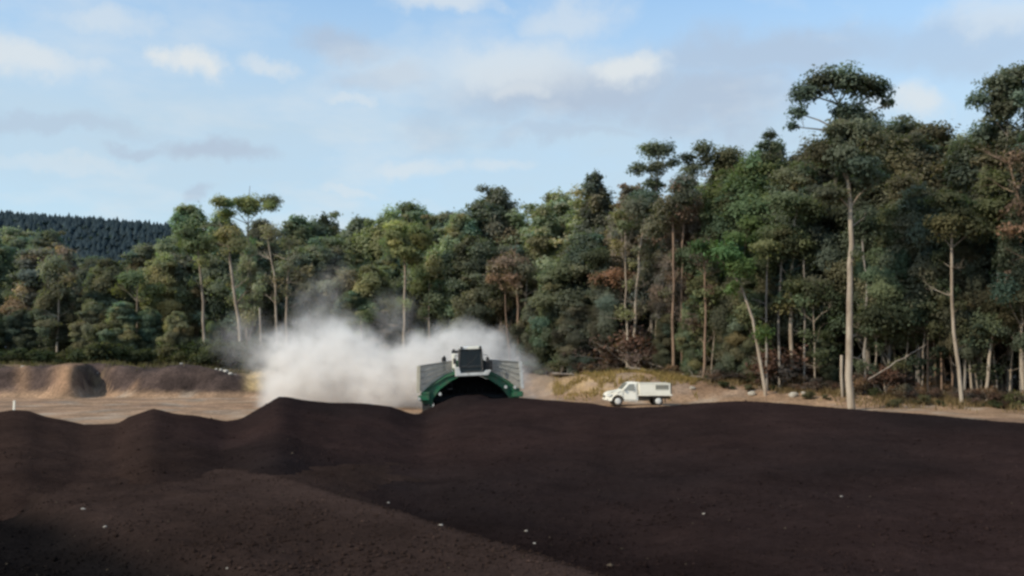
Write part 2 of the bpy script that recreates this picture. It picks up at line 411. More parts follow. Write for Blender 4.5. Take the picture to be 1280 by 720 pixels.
# near row: crest line from (-15,34) over (-6.4,23) to (1.4,12.3)
BL = [P(150, 580, 30.0), P(330, 590, 24.3), P(545, 655, 16.3), P(760, 722, 12.4), P(900, 790, 10)]
def hcompost(x, y):
    px = 640 + F * x / y
    D = np.interp(px, DPX, DD); zc = np.interp(px, crp, crz)
    dn = D - y
    front = zc - (zc - 0.05) * (1 - np.exp(-(np.maximum(dn, 0) / (15.0 + 13.0 * sst(430, 230, px))) ** 1.25)) * 1.08
    back = zc - 0.50 * (np.maximum(-dn, 0)) ** 1.15
    h = np.where(dn > 0, front, back)
    # the row the machine straddles
    xm = x + 2.75 + 0.0 * y
    row = 1.62 - 0.34 * np.maximum(0, np.abs(xm - 0.35) - 0.5) ** 1.35 - 0.03 * (y - 46)
    row = np.where((y > 44) & (y < 60.5), row, -1)
    h = np.where(dn < 0, np.maximum(h, row), h)
    return h
cxs = np.arange(-62, 50, 0.22); cys = np.concatenate([np.arange(7, 20, 0.14), np.arange(20, 38, 0.2), np.arange(38, 61, 0.16)])
X, Y = np.meshgrid(cxs, cys)
HA = hcompost(X, Y)
def clods(X, Y, s=0):
    return 0.16 * fbm(X * 0.45, Y * 0.45, 61 + s) + 0.05 * fbm(X * 1.9, Y * 1.9, 71 + s, 4) + 0.035 * np.maximum(0, fbm(X * 4.3, Y * 4.3, 81 + s, 2))
bxx = np.array([p.x for p in BL]); byy = np.array([p.y for p in BL])
o_ = np.argsort(byy); xline = np.interp(Y, byy[o_], bxx[o_])
HA = HA - 0.9 * sst(0.6, 3.5, xline - X) * sst(24, 17, Y)
fade = np.clip(np.abs(np.interp(640 + F * X / Y, DPX, DD) - Y) / 5, 0.28, 1)
HA = HA + clods(X, Y) * fade
def sheet(name, X, Y, Z, lim, col):
    ny, nx = X.shape; idx = np.arange(nx * ny).reshape(ny, nx)
    q = np.stack([idx[:-1, :-1], idx[:-1, 1:], idx[1:, 1:], idx[1:, :-1]], -1).reshape(-1, 4)
    keep = (Z.reshape(-1)[q] > lim).any(1); q = q[keep]
    used = np.unique(q); mp = np.full(nx * ny, -1); mp[used] = np.arange(len(used))
    v = np.stack([X, Y, Z], -1).reshape(-1, 3)[used]
    return npmesh(name, v, mp[q], True, col.reshape(-1, 3)[used])
base = np.array([0.0228, 0.0150, 0.0139])
t = fbm(X * 0.12, Y * 0.12, 91)[..., None]
CA = base * (1 + 0.35 * t) + np.array([0.004, 0, -0.001]) * t
CA = mixc(CA, np.array([0.033, 0.0205, 0.0165]) * (1 + 0.35 * t), 0.9 * sst(330, 120, 640 + F * X / Y + 90 * t[..., 0]))
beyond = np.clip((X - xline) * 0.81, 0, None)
CA = CA * (1 - .50 * np.exp(-(beyond / 4.5) ** 2) * (X > xline - .5) * sst(25, 19, Y))[..., None]  # shadow behind the near crest painted into this heap's colour
HEAPS = []
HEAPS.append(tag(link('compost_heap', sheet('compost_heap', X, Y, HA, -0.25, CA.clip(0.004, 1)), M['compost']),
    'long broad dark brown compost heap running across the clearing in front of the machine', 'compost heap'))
# near row
bx = np.array([p.x for p in BL]); by = np.array([p.y for p in BL]); bz = np.array([p.z for p in BL])
cx2 = np.arange(-34, 6, 0.16); cy2 = np.arange(6, 40, 0.16)
X, Y = np.meshgrid(cx2, cy2)
yn = np.zeros_like(X); best = np.full(X.shape, 1e9); sd = np.zeros_like(X); zc = np.zeros_like(X)
for i in range(len(BL) - 1):
    ax, ay, ex, ey = bx[i], by[i], bx[i + 1], by[i + 1]
    L2 = (ex - ax) ** 2 + (ey - ay) ** 2
    tt = ((X - ax) * (ex - ax) + (Y - ay) * (ey - ay)) / L2
    tt = np.clip(tt, 0, 1)
    d = np.hypot(X - (ax + tt * (ex - ax)), Y - (ay + tt * (ey - ay)))
    side = np.sign((X - ax) * (ey - ay) - (Y - ay) * (ex - ax))      # + = right/far of the line
    m = d < best
    yn = np.where(m, ay + tt * (ey - ay), yn); best = np.where(m, d, best); sd = np.where(m, -side, sd); zc = np.where(m, bz[i] + tt * (bz[i + 1] - bz[i]), zc)
far = sd * 1.0
# decide which side is the far (right/back) one by testing a known far point
far = np.where(sd == sd[np.argmin(abs(cy2 - 30)), np.argmin(abs(cx2 - 3))], 1.0, -1.0)
HB = np.where(far > 0, zc - (0.04 + 0.38 * sst(26, 19, yn)) * best ** 1.15, zc - 0.02 * best)
HB = HB + clods(X, Y, 7) * np.clip(best / 2.5, 0.35, 1) * 1.0
HB = HB - 0.5 * sst(30, 38, Y)
# hollow dug in the near left corner, its shade painted on
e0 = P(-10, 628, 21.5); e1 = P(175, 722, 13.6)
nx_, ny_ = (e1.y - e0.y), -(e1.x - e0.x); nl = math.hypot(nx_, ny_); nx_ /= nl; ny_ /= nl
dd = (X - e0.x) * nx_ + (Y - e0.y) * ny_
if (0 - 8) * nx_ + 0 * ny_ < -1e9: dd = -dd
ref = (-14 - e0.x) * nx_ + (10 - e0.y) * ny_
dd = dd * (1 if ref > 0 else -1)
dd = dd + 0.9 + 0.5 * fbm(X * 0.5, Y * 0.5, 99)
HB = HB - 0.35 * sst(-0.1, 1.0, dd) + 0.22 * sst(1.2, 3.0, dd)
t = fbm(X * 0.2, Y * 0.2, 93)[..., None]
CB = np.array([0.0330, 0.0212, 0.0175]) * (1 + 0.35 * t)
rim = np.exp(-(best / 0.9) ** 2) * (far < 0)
CB = CB * (1 + 0.35 * rim[..., None])  # lit crest edge painted lighter on the near side
CB = mixc(CB, np.array([0.0085, 0.0070, 0.0068]), sst(-0.2, 0.9, dd))  # shade of the hollow painted dark into the vertex colours
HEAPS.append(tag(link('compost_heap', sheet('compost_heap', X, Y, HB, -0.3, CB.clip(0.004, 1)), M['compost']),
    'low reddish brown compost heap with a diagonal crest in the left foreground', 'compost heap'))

def vbil(xs, ys, Z, x, y):
    i = np.clip(np.searchsorted(xs, x) - 1, 0, len(xs) - 2); j = np.clip(np.searchsorted(ys, y) - 1, 0, len(ys) - 2)
    fx = np.clip((x - xs[i]) / (xs[i + 1] - xs[i]), 0, 1); fy = np.clip((y - ys[j]) / (ys[j + 1] - ys[j]), 0, 1)
    z = (Z[j, i] * (1 - fx) + Z[j, i + 1] * fx) * (1 - fy) + (Z[j + 1, i] * (1 - fx) + Z[j + 1, i + 1] * fx) * fy
    return np.where((x < xs[0]) | (x > xs[-1]) | (y < ys[0]) | (y > ys[-1]), -9, z)
r_ = np.random.default_rng(12); n = 42000
cpx = r_.uniform(-260, 1540, n); cyy = 1.0 / r_.uniform(1 / 46.0, 1 / 9.5, n); cxx = (cpx - 640) / F * cyy
za = vbil(cxs, cys, HA, cxx, cyy); zb = vbil(cx2, cy2, HB, cxx, cyy)
octv = np.array([(1, 0, 0), (-1, 0, 0), (0, 1, 0), (0, -1, 0), (0, 0, 1), (0, 0, -1)], float)
octf = np.array([(0, 2, 4), (2, 1, 4), (1, 3, 4), (3, 0, 4), (2, 0, 5), (1, 2, 5), (3, 1, 5), (0, 3, 5)])
patchy = fbm(cxx * .5, cyy * .5, 123)
size = np.exp(r_.normal(-4.05, .45, n)).clip(.006, .05) * (1 + .6 * patchy)
for heap, own, gx_, gy_, gc_ in ((HEAPS[0], za >= zb, cxs, cys, CA), (HEAPS[1], zb > za, cx2, cy2, CB)):
    k = own & (np.maximum(za, zb) > -.05); m_ = int(k.sum())
    P0 = np.stack([cxx[k], cyy[k], np.maximum(za, zb)[k]], -1); S0 = size[k]
    v = octv[None] * (S0[:, None, None] * r_.uniform(.55, 1.3, (m_, 6, 1))) * np.array([1.15, 1.0, .75]) + P0[:, None] + np.array([0, 0, 1.0]) * S0[:, None, None] * .25
    f = (octf[None] + 6 * np.arange(m_)[:, None, None]).reshape(-1, 3)
    base_ = gc_[np.clip(np.searchsorted(gy_, cyy[k]), 0, len(gy_) - 1), np.clip(np.searchsorted(gx_, cxx[k]), 0, len(gx_) - 1)]
    tone = np.exp(r_.normal(-.05, .22, m_))[:, None] * base_; chip = r_.random(m_) < .008
    tone = np.where(chip[:, None], np.array([.075, .058, .042]) * r_.uniform(.5, 1.3, m_)[:, None], tone)
    o = link('clods', npmesh('clods', v.reshape(-1, 3), f, False, np.repeat(tone, 6, 0)), M['compost'], heap); tag(o, kind='stuff')

# ------------------------------------------------------------------ leaf and tree builders
def leaves(centers, radii, counts, lsize, seed, droop=0.35, tonevar=0.30):
    """diamond leaves spread through clumps -> verts, quads, tone"""
    r_ = np.random.default_rng(seed)
    Vs, Cs = [], []
    cen = np.mean(np.array(centers), 0) + np.array([0, 0, -1.0]); big = np.std(np.array(centers), 0).max() + 1.5
    for c, rad, n in zip(centers, radii, counts):
        n = int(n)
        if n < 1: continue
        d = r_.normal(size=(n, 3)); d /= np.linalg.norm(d, axis=1)[:, None]
        d[:, 2] = np.where((d[:, 2] < -0.2) & (r_.random(n) < 0.55), -d[:, 2] * 0.6, d[:, 2])
        rr = r_.random(n) ** 0.42
        # lumpy clump outline
        ph = r_.random(3) * 6.28
        lump = 1 + 0.22 * np.sin(d[:, 0] * 4 + ph[0]) * np.sin(d[:, 1] * 4 + ph[1]) + 0.18 * np.sin(d[:, 2] * 5 + ph[2]) + 0.12 * r_.normal(size=n)
        p = np.asarray(c) + d * (rr * lump)[:, None] * np.asarray(rad)
        nrm = d * 0.60 + np.clip((p - cen) / big, -1.2, 1.2) * np.array([.85, .85, .5]) + r_.normal(size=(n, 3)) * 0.50 + np.array([0, 0, 0.25]); nrm /= np.linalg.norm(nrm, axis=1)[:, None]
        a = r_.normal(size=(n, 3)) - np.array([0, 0, droop * 2]); a -= (a * nrm).sum(1)[:, None] * nrm; a /= np.linalg.norm(a, axis=1)[:, None] + 1e-9
        b = np.cross(nrm, a)
        L = lsize * (0.6 + 0.8 * r_.random(n))[:, None]; w = L * 0.30
        q = np.stack([p - a * L * 0.5, p + b * w, p + a * L * 0.5, p - b * w], 1)
        tone = (1 + tonevar * 0.8 * r_.normal()) * (1 + tonevar * 0.4 * r_.normal(size=n))
        hue = r_.normal() * 0.10
        cc = np.stack([tone * (1 + hue), tone, tone * (1 - hue * 0.6)], -1).clip(0.25, 2.2)
        Vs.append(q.reshape(-1, 3)); Cs.append(np.repeat(cc, 4, 0))
    V = np.concatenate(Vs); Cc = np.concatenate(Cs)
    Fq = np.arange(len(V)).reshape(-1, 4)
    return V, Fq, Cc

def twigs(mb, p, d, L, r, depth, rnd, gravity=0.0):
    """recursive bare branch"""
    pts = [Vector(p)]; dd = Vector(d).normalized(); n = 4
    for k in range(n):
        dd = (dd + Vector((rnd.gauss(0, .16), rnd.gauss(0, .16), rnd.gauss(0.05, .12) - gravity))).normalized()
        pts.append(pts[-1] + dd * L / n)
    rad = [r * (1 - 0.75 * k / n) for k in range(n + 1)]
    mb.tube(pts, rad, 5 if r > 0.05 else 3, cap=False)
    if depth > 0:
        for k in range(rnd.randint(3, 5)):
            i = rnd.randint(1, n); a = rnd.uniform(0, 6.28); t = rnd.uniform(0.5, 1.0)
            q = dd.orthogonal().normalized(); q.rotate(Matrix.Rotation(a, 3, dd))
            twigs(mb, pts[i], dd * (1 - t * 0.5) + q * t, L * rnd.uniform(0.4, 0.65), rad[i] * 0.6, depth - 1, rnd, gravity)

PROTO = {}
def tree_proto(kind, var, near=False):
    """20 m tall trees; returns (trunk mesh, crown mesh)"""
    key = (kind, var, near)
    if key in PROTO: return PROTO[key]
    rnd = random.Random(hash(kind) % 1 + sum(map(ord, kind)) * 13 + var * 101)
    H = 20.0; mb = MB()
    lean = (rnd.gauss(0, .5), rnd.gauss(0, .5))
    if kind == 'gum': cb, cr, nc, rr, dens = 0.30, 4.0, 34, (1.1, 2.0), 1.0
    elif kind == 'bushy': cb, cr, nc, rr, dens = 0.05, 3.9, 46, (1.1, 2.0), 1.0
    elif kind == 'tall': cb, cr, nc, rr, dens = 0.55, 3.6, 24, (1.0, 1.8), 0.85
    elif kind == 'spire': cb, cr, nc, rr, dens = 0.10, 2.3, 40, (0.8, 1.4), 1.1
    elif kind == 'dead': cb, cr, nc, rr, dens = 0.35, 3.4, 30, (0.9, 1.6), 0.30
    elif kind == 'thin': cb, cr, nc, rr, dens = 0.30, 3.6, 26, (1.0, 1.8), 0.45
    tp = []
    K = 9; wob = [(rnd.gauss(0, .16), rnd.gauss(0, .16)) for _ in range(K + 1)]
    for k in range(K + 1):
        t = k / K
        tp.append(Vector((lean[0] * t * 1.5 + wob[k][0] * min(1, k), lean[1] * t * 1.5 + wob[k][1] * min(1, k), -0.4 + t * H * 0.93)))
    r0 = rnd.uniform(0.22, 0.32)
    rad = [r0 * (1.25 if k == 0 else 1) * (1 - 0.85 * k / K) for k in range(K + 1)]
    mb.tube(tp, rad, 9)
    cs, rs, ct = [], [], []
    for i in range(nc):
        t = (i + rnd.random()) / nc
        z = H * (cb + (1 - cb) * t * 0.94)
        if kind == 'spire': env = cr * (1 - t) ** 0.6 * (0.55 + 0.45 * min(1, t * 6)) + 0.3
        elif kind == 'bushy': env = cr * (0.72 + 0.28 * math.sin(t * 3.1)) * (1 - max(0, t - .5) ** 1.7 * 2.2)
        else: env = cr * math.sin(min(1, 0.22 + t * 0.92) * math.pi * 0.94) ** 0.7 * (1.0 - 0.2 * t)
        a = i * 2.399 + rnd.gauss(0, .5); e = env * rnd.uniform(0.35, 1.0)
        ip = min(K, max(0, z / (H * 0.93) * K)); tr = tp[int(ip)]
        c = Vector((tr.x + math.cos(a) * e, tr.y + math.sin(a) * e, z))
        q = rnd.uniform(*rr) * (0.75 + 0.25 * env / cr)
        cs.append(tuple(c)); rs.append((q * rnd.uniform(.85, 1.1), q * rnd.uniform(.85, 1.1), q * rnd.uniform(.85, 1.25)))
        ct.append(int(680 * dens * q * q * (1.75 if near else 1)))
        if rnd.random() < (0.5 if kind != 'dead' else 0.9):
            s = tp[max(0, min(K - 1, int((z - rnd.uniform(1.2, 3.0)) / (H * .93) * K)))]
            mid = (s + c) * 0.5 + Vector((0, 0, -0.25)); br = 0.035 + 0.05 * (1 - t)
            mb.tube([s, mid, c], [br * 1.6, br, br * .4], 5, cap=False)
            if kind in ('dead', 'thin'):
                for _ in range(3 if kind == 'dead' else 1): twigs(mb, c, (c - s).normalized() + Vector((rnd.gauss(0, .5), rnd.gauss(0, .5), .3)), 1.6, .035, 1, rnd)
    if kind not in ('dead', 'thin'):
        for i in range(6):
            t = (i + .5) / 6; q = cr * .55 * (1 - .5 * max(0, t - .5)); cs.append((0, 0, H * (cb + (1 - cb) * t * .85))); rs.append((q, q, H * (1 - cb) * .12)); ct.append(int(900 * dens))
    # broken crown outline: a few outlying tufts
    for i in range(7 if kind != 'spire' else 3):
        a = rnd.uniform(0, 6.28); t = rnd.uniform(0.3, 1); e = cr * rnd.uniform(.8, 1.15) * (1 - .5 * t)
        cs.append((math.cos(a) * e + tp[-1].x * t, math.sin(a) * e + tp[-1].y * t, H * (cb + (1 - cb) * t))); q = rnd.uniform(.5, .9)
        rs.append((q * 1.2, q * 1.2, q * .7)); ct.append(int(300 * dens * q * q))
    v, f, c = leaves(cs, rs, ct, 0.25 if near else 0.34, sum(map(ord, kind)) + var * 7)
    crown = npmesh('crown', v, f, False, c); crown.materials.append(M['leaf'])
    me = bpy.data.meshes.new('trunk'); me.from_pydata(mb.v, [], mb.f); me.polygons.foreach_set('use_smooth', mb.sm); me.update()
    me.materials.append(M[{'dead': 'dead', 'thin': 'bark_pale', 'tall': 'bark_pale', 'gum': 'bark_grey', 'bushy': 'bark_dark', 'spire': 'bark_dark'}[kind]])
    PROTO[key] = (me, crown)
    return PROTO[key]

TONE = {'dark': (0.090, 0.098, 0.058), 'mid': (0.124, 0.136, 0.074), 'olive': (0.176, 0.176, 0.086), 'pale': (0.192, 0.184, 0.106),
        'green': (0.104, 0.150, 0.060), 'grey': (0.150, 0.138, 0.098), 'brown': (0.185, 0.130, 0.098), 'blue': (0.090, 0.100, 0.068), 'haze': (0.125, 0.138, 0.100)}  # haze: aerial haze mixed into the leaf green
TWORD = {'dark': 'dark green', 'mid': 'mid green', 'olive': 'olive green', 'pale': 'pale olive', 'green': 'fresh green', 'grey': 'grey green', 'brown': 'reddish brown', 'blue': 'bluish green'}
KWORD = {'gum': 'billowing gum tree', 'bushy': 'low branched bushy tree', 'tall': 'bare trunked gum tree', 'spire': 'spire shaped tree', 'dead': 'half dead twiggy tree', 'thin': 'sparse gum tree'}
def zone(px):
    for lim, z in ((-10, 'at the far left edge'), (120, 'above the clay spur'), (270, 'above the left earth bank'), (420, 'behind the left dust'), (530, 'left of the green machine'),
                   (660, 'behind the green machine'), (760, 'left of the white ute'), (860, 'behind the white ute'), (980, 'right of the white ute'),
                   (1130, 'beside the tallest gum'), (1285, 'at the right forest end')):
        if px < lim: return z
    return 'beyond the right frame edge'
PLACED = []
def put_tree(px, ytop, dY, wscale, kind, var, tone, fill=False):
    Yd = edge(px) + dY
    x = P(px, 440, Yd).x; z0 = gz(x, Yd)
    h = P(px, ytop, Yd).z - z0
    tm, cm = tree_proto(kind, var, Yd < 91 and not fill)
    nm = 'dead_tree' if kind == 'dead' else ('gum_tree' if kind in ('gum', 'tall', 'thin') else 'bushy_tree' if kind == 'bushy' else 'spire_tree')
    root = empty(nm, (x, Yd, z0), random.uniform(0, 6.28))
    s = h / 20.3; ws = s * wscale if wscale < 3 else s
    root.scale = (ws, ws, s)
    a = bpy.data.objects.new('trunk', tm); COL.objects.link(a); a.parent = root
    b = bpy.data.objects.new('crown', cm); COL.objects.link(b); b.parent = root
    j = [random.uniform(.92, 1.10) for _ in range(3)]
    k_ = 1.30 + .45 * float(sst(78, 104, Yd)); t = TONE[tone]; g_ = sum(t) / 3; t = [(c * .68 + g_ * .32) * k_ for c in t]; b.color = (t[0] * j[0] * j[2], t[1] * j[2], t[2] * j[1] * j[2], 1)  # farther crowns lightened and all greyed: haze painted into leaf colour
    root['category'] = 'tree'
    if fill:
        z = zone(px)
        root['label'] = f'gum tree in deep forest shade {z}'; root['group'] = f'trees deep in the forest {z}'
    else:
        PLACED.append((px, dY, kind, tone, root))
    return root
# the visible forest: px, top px, metres behind the forest edge, width factor, kind, variant, tone
T = [
 # left forest, front
 (-60, 330, 4, 1.2, 'bushy', 0, 'dark'), (-15, 392, 0, 1.5, 'bushy', 1, 'dark'), (28, 385, 2, 1.5, 'bushy', 2, 'blue'), (72, 352, 3, 1.3, 'bushy', 3, 'dark'), (112, 372, 1, 1.3, 'bushy', 0, 'mid'),
 (150, 374, -1, 1.35, 'bushy', 1, 'olive'), (186, 384, 1, 1.2, 'bushy', 2, 'mid'), (222, 388, -1, 1.25, 'bushy', 3, 'olive'), (262, 400, 0, 1.3, 'bushy', 0, 'mid'), (300, 432, -2, 1.8, 'bushy', 2, 'green'), (330, 408, 1, 1.3, 'bushy', 1, 'dark'),
 # left forest, middle and back
 (10, 318, 12, 1.1, 'gum', 0, 'dark'), (48, 286, 20, 1.1, 'gum', 1, 'mid'), (78, 300, 12, 1.0, 'dead', 0, 'brown'), (20, 284, 28, 1.1, 'gum', 2, 'olive'), (-30, 290, 16, 1.1, 'gum', 3, 'mid'),
 (108, 318, 10, 1.1, 'gum', 2, 'dark'), (140, 322, 8, 1.2, 'bushy', 3, 'dark'), (172, 306, 14, 1.2, 'gum', 0, 'mid'), (200, 318, 6, 1.1, 'gum', 3, 'olive'), (238, 252, 18, 1.0, 'gum', 1, 'olive'), (215, 290, 12, 1.1, 'bushy', 0, 'mid'),
 (275, 268, 16, 1.1, 'gum', 3, 'mid'), (345, 285, 12, 1.0, 'dead', 1, 'grey'), (330, 276, 20, 1.1, 'gum', 0, 'dark'), (370, 270, 22, 1.1, 'gum', 2, 'mid'), (405, 261, 24, 0.9, 'bushy', 2, 'blue'), (385, 300, 8, 1.1, 'bushy', 0, 'mid'),
 (420, 305, 7, 1.1, 'thin', 0, 'grey'), (440, 268, 20, 1.2, 'gum', 1, 'mid'), (470, 330, 2, 1.3, 'bushy', 3, 'olive'), (440, 360, 0, 1.3, 'bushy', 1, 'mid'), (482, 262, 16, 1.1, 'gum', 3, 'olive'), (520, 252, 20, 1.1, 'gum', 0, 'mid'),
 (535, 300, 5, 1.2, 'bushy', 2, 'mid'), (480, 385, -3, 1.5, 'thin', 1, 'brown'), (548, 262, 16, 1.1, 'gum', 2, 'grey'),
 # centre
 (590, 243, 8, 1.15, 'bushy', 0, 'dark'), (618, 228, 10, 0.9, 'bushy', 3, 'blue'), (572, 268, 4, 1.1, 'gum', 1, 'olive'), (600, 290, -1, 1.2, 'bushy', 2, 'dark'), (640, 300, 2, 1.1, 'bushy', 1, 'blue'), (660, 262, 12, 1.2, 'thin', 2, 'olive'),
 (690, 238, 14, 1.2, 'gum', 0, 'olive'), (675, 250, 6, 1.1, 'thin', 0, 'olive'), (722, 240, 10, 1.1, 'thin', 1, 'pale'), (665, 372, -3, 1.3, 'bushy', 3, 'dark'), (700, 330, 0, 1.2, 'bushy', 0, 'mid'), (738, 285, 2, 1.15, 'bushy', 1, 'dark'),
 (757, 208, 8, 1.0, 'spire', 0, 'blue'), (760, 330, -1, 1.0, 'gum', 3, 'dark'), (780, 240, 6, 1.0, 'thin', 2, 'grey'), (715, 370, -2, 1.3, 'bushy', 2, 'dark'),
 # right of centre
 (800, 230, 8, 1.0, 'gum', 1, 'grey'), (815, 260, 3, 0.9, 'thin', 0, 'grey'), (862, 232, 3, 1.0, 'dead', 0, 'brown'), (840, 250, 8, 1.0, 'thin', 1, 'brown'), (895, 210, 8, 1.0, 'thin', 2, 'brown'), (905, 230, 3, 1.1, 'gum', 2, 'green'),
 (926, 184, 9, 1.0, 'gum', 0, 'mid'), (945, 190, 5, 1.2, 'gum', 3, 'green'), (965, 168, 9, 0.8, 'spire', 1, 'blue'), (915, 330, -1, 1.0, 'bushy', 0, 'mid'), (868, 370, -1, 1.0, 'bushy', 3, 'olive'), (835, 390, -1, 1.1, 'bushy', 1, 'dark'),
 (985, 200, 4, 1.1, 'gum', 1, 'mid'), (940, 360, -1, 1.1, 'bushy', 2, 'mid'), (1010, 230, 1.5, 1.0, 'gum', 2, 'dark'), (1020, 175, 8, 1.1, 'gum', 0, 'dark'),
 (1105, 155, 6, 1.1, 'gum', 3, 'mid'), (1135, 150, 9, 1.1, 'gum', 1, 'dark'), (1165, 160, 5, 1.1, 'gum', 2, 'mid'), (1110, 260, 0.5, 0.9, 'gum', 0, 'green'), (1085, 190, 3, 1.0, 'gum', 2, 'dark'), (1150, 215, 1, 0.95, 'gum', 0, 'mid'),
 (1195, 152, 7, 1.1, 'gum', 0, 'mid'), (1225, 178, 3, 1.1, 'gum', 3, 'dark'), (1258, 150, 6, 1.1, 'gum', 1, 'mid'), (1300, 160, 3, 1.1, 'gum', 2, 'dark'), (1345, 130, 6, 1.1, 'gum', 0, 'mid'), (1400, 150, 3, 1.1, 'gum', 3, 'dark'),
 (1275, 250, -0.5, 0.9, 'thin', 2, 'dark'), (1205, 300, 0, 0.8, 'gum', 1, 'dark'), (975, 300, 0, 0.9, 'gum', 0, 'dark'), (1470, 140, 4, 1.2, 'gum', 1, 'mid'), (778, 262, 2, .9, 'dead', 2, 'grey'), (832, 285, 0, .9, 'dead', 1, 'brown'), (852, 300, 1, .8, 'dead', 2, 'brown'), (880, 265, 2, .9, 'dead', 0, 'brown'), (308, 300, 6, .9, 'dead', 2, 'pale'), (365, 310, 6, .9, 'dead', 0, 'grey'), (1030, 400, 0.5, 1.1, 'bushy', 3, 'dark'),
]
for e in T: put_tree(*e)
SKY = [(-300, 300), (0, 290), (60, 290), (100, 312), (140, 332), (170, 315), (200, 305), (237, 275), (300, 275), (360, 280), (440, 280), (520, 270), (590, 255), (640, 262), (720, 255), (790, 240), (870, 225), (925, 205), (985, 185), (1100, 175), (1200, 165), (1280, 150), (1600, 130)]
sx = [a for a, b in SKY]; sy = [b for a, b in SKY]
for row, dy in enumerate((9, 17, 26, 36, 48)):
    px = -260.0
    while px < 1560:
        Yd = edge(px) + dy; step = (5.2 + row * 0.5) * F / Yd
        pp = px + random.uniform(-.3, .3) * step
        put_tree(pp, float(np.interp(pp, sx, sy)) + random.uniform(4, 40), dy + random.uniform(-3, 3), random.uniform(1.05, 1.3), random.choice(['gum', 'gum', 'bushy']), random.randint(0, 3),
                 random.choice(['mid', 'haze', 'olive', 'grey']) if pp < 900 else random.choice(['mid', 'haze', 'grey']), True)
        px += step
# labels for the visible trees: unlike ones by look and zone, like ones by their order from the left
def ordinal(n): return ['first', 'second', 'third', 'fourth', 'fifth', 'sixth', 'seventh', 'eighth'][n]
from collections import defaultdict
gr = defaultdict(list)
for px, dY, kind, tone, root in sorted(PLACED, key=lambda e: e[0]): gr[(zone(px), kind, tone)].append(root)
for (z, kind, tone), rs in gr.items():
    for i, r in enumerate(rs):
        pos = '' if len(rs) == 1 else f', {ordinal(i)} such from left'
        r['label'] = f'{TWORD[tone]} {KWORD[kind]} {z}{pos}'
        r['group'] = 'trees along the forest edge'

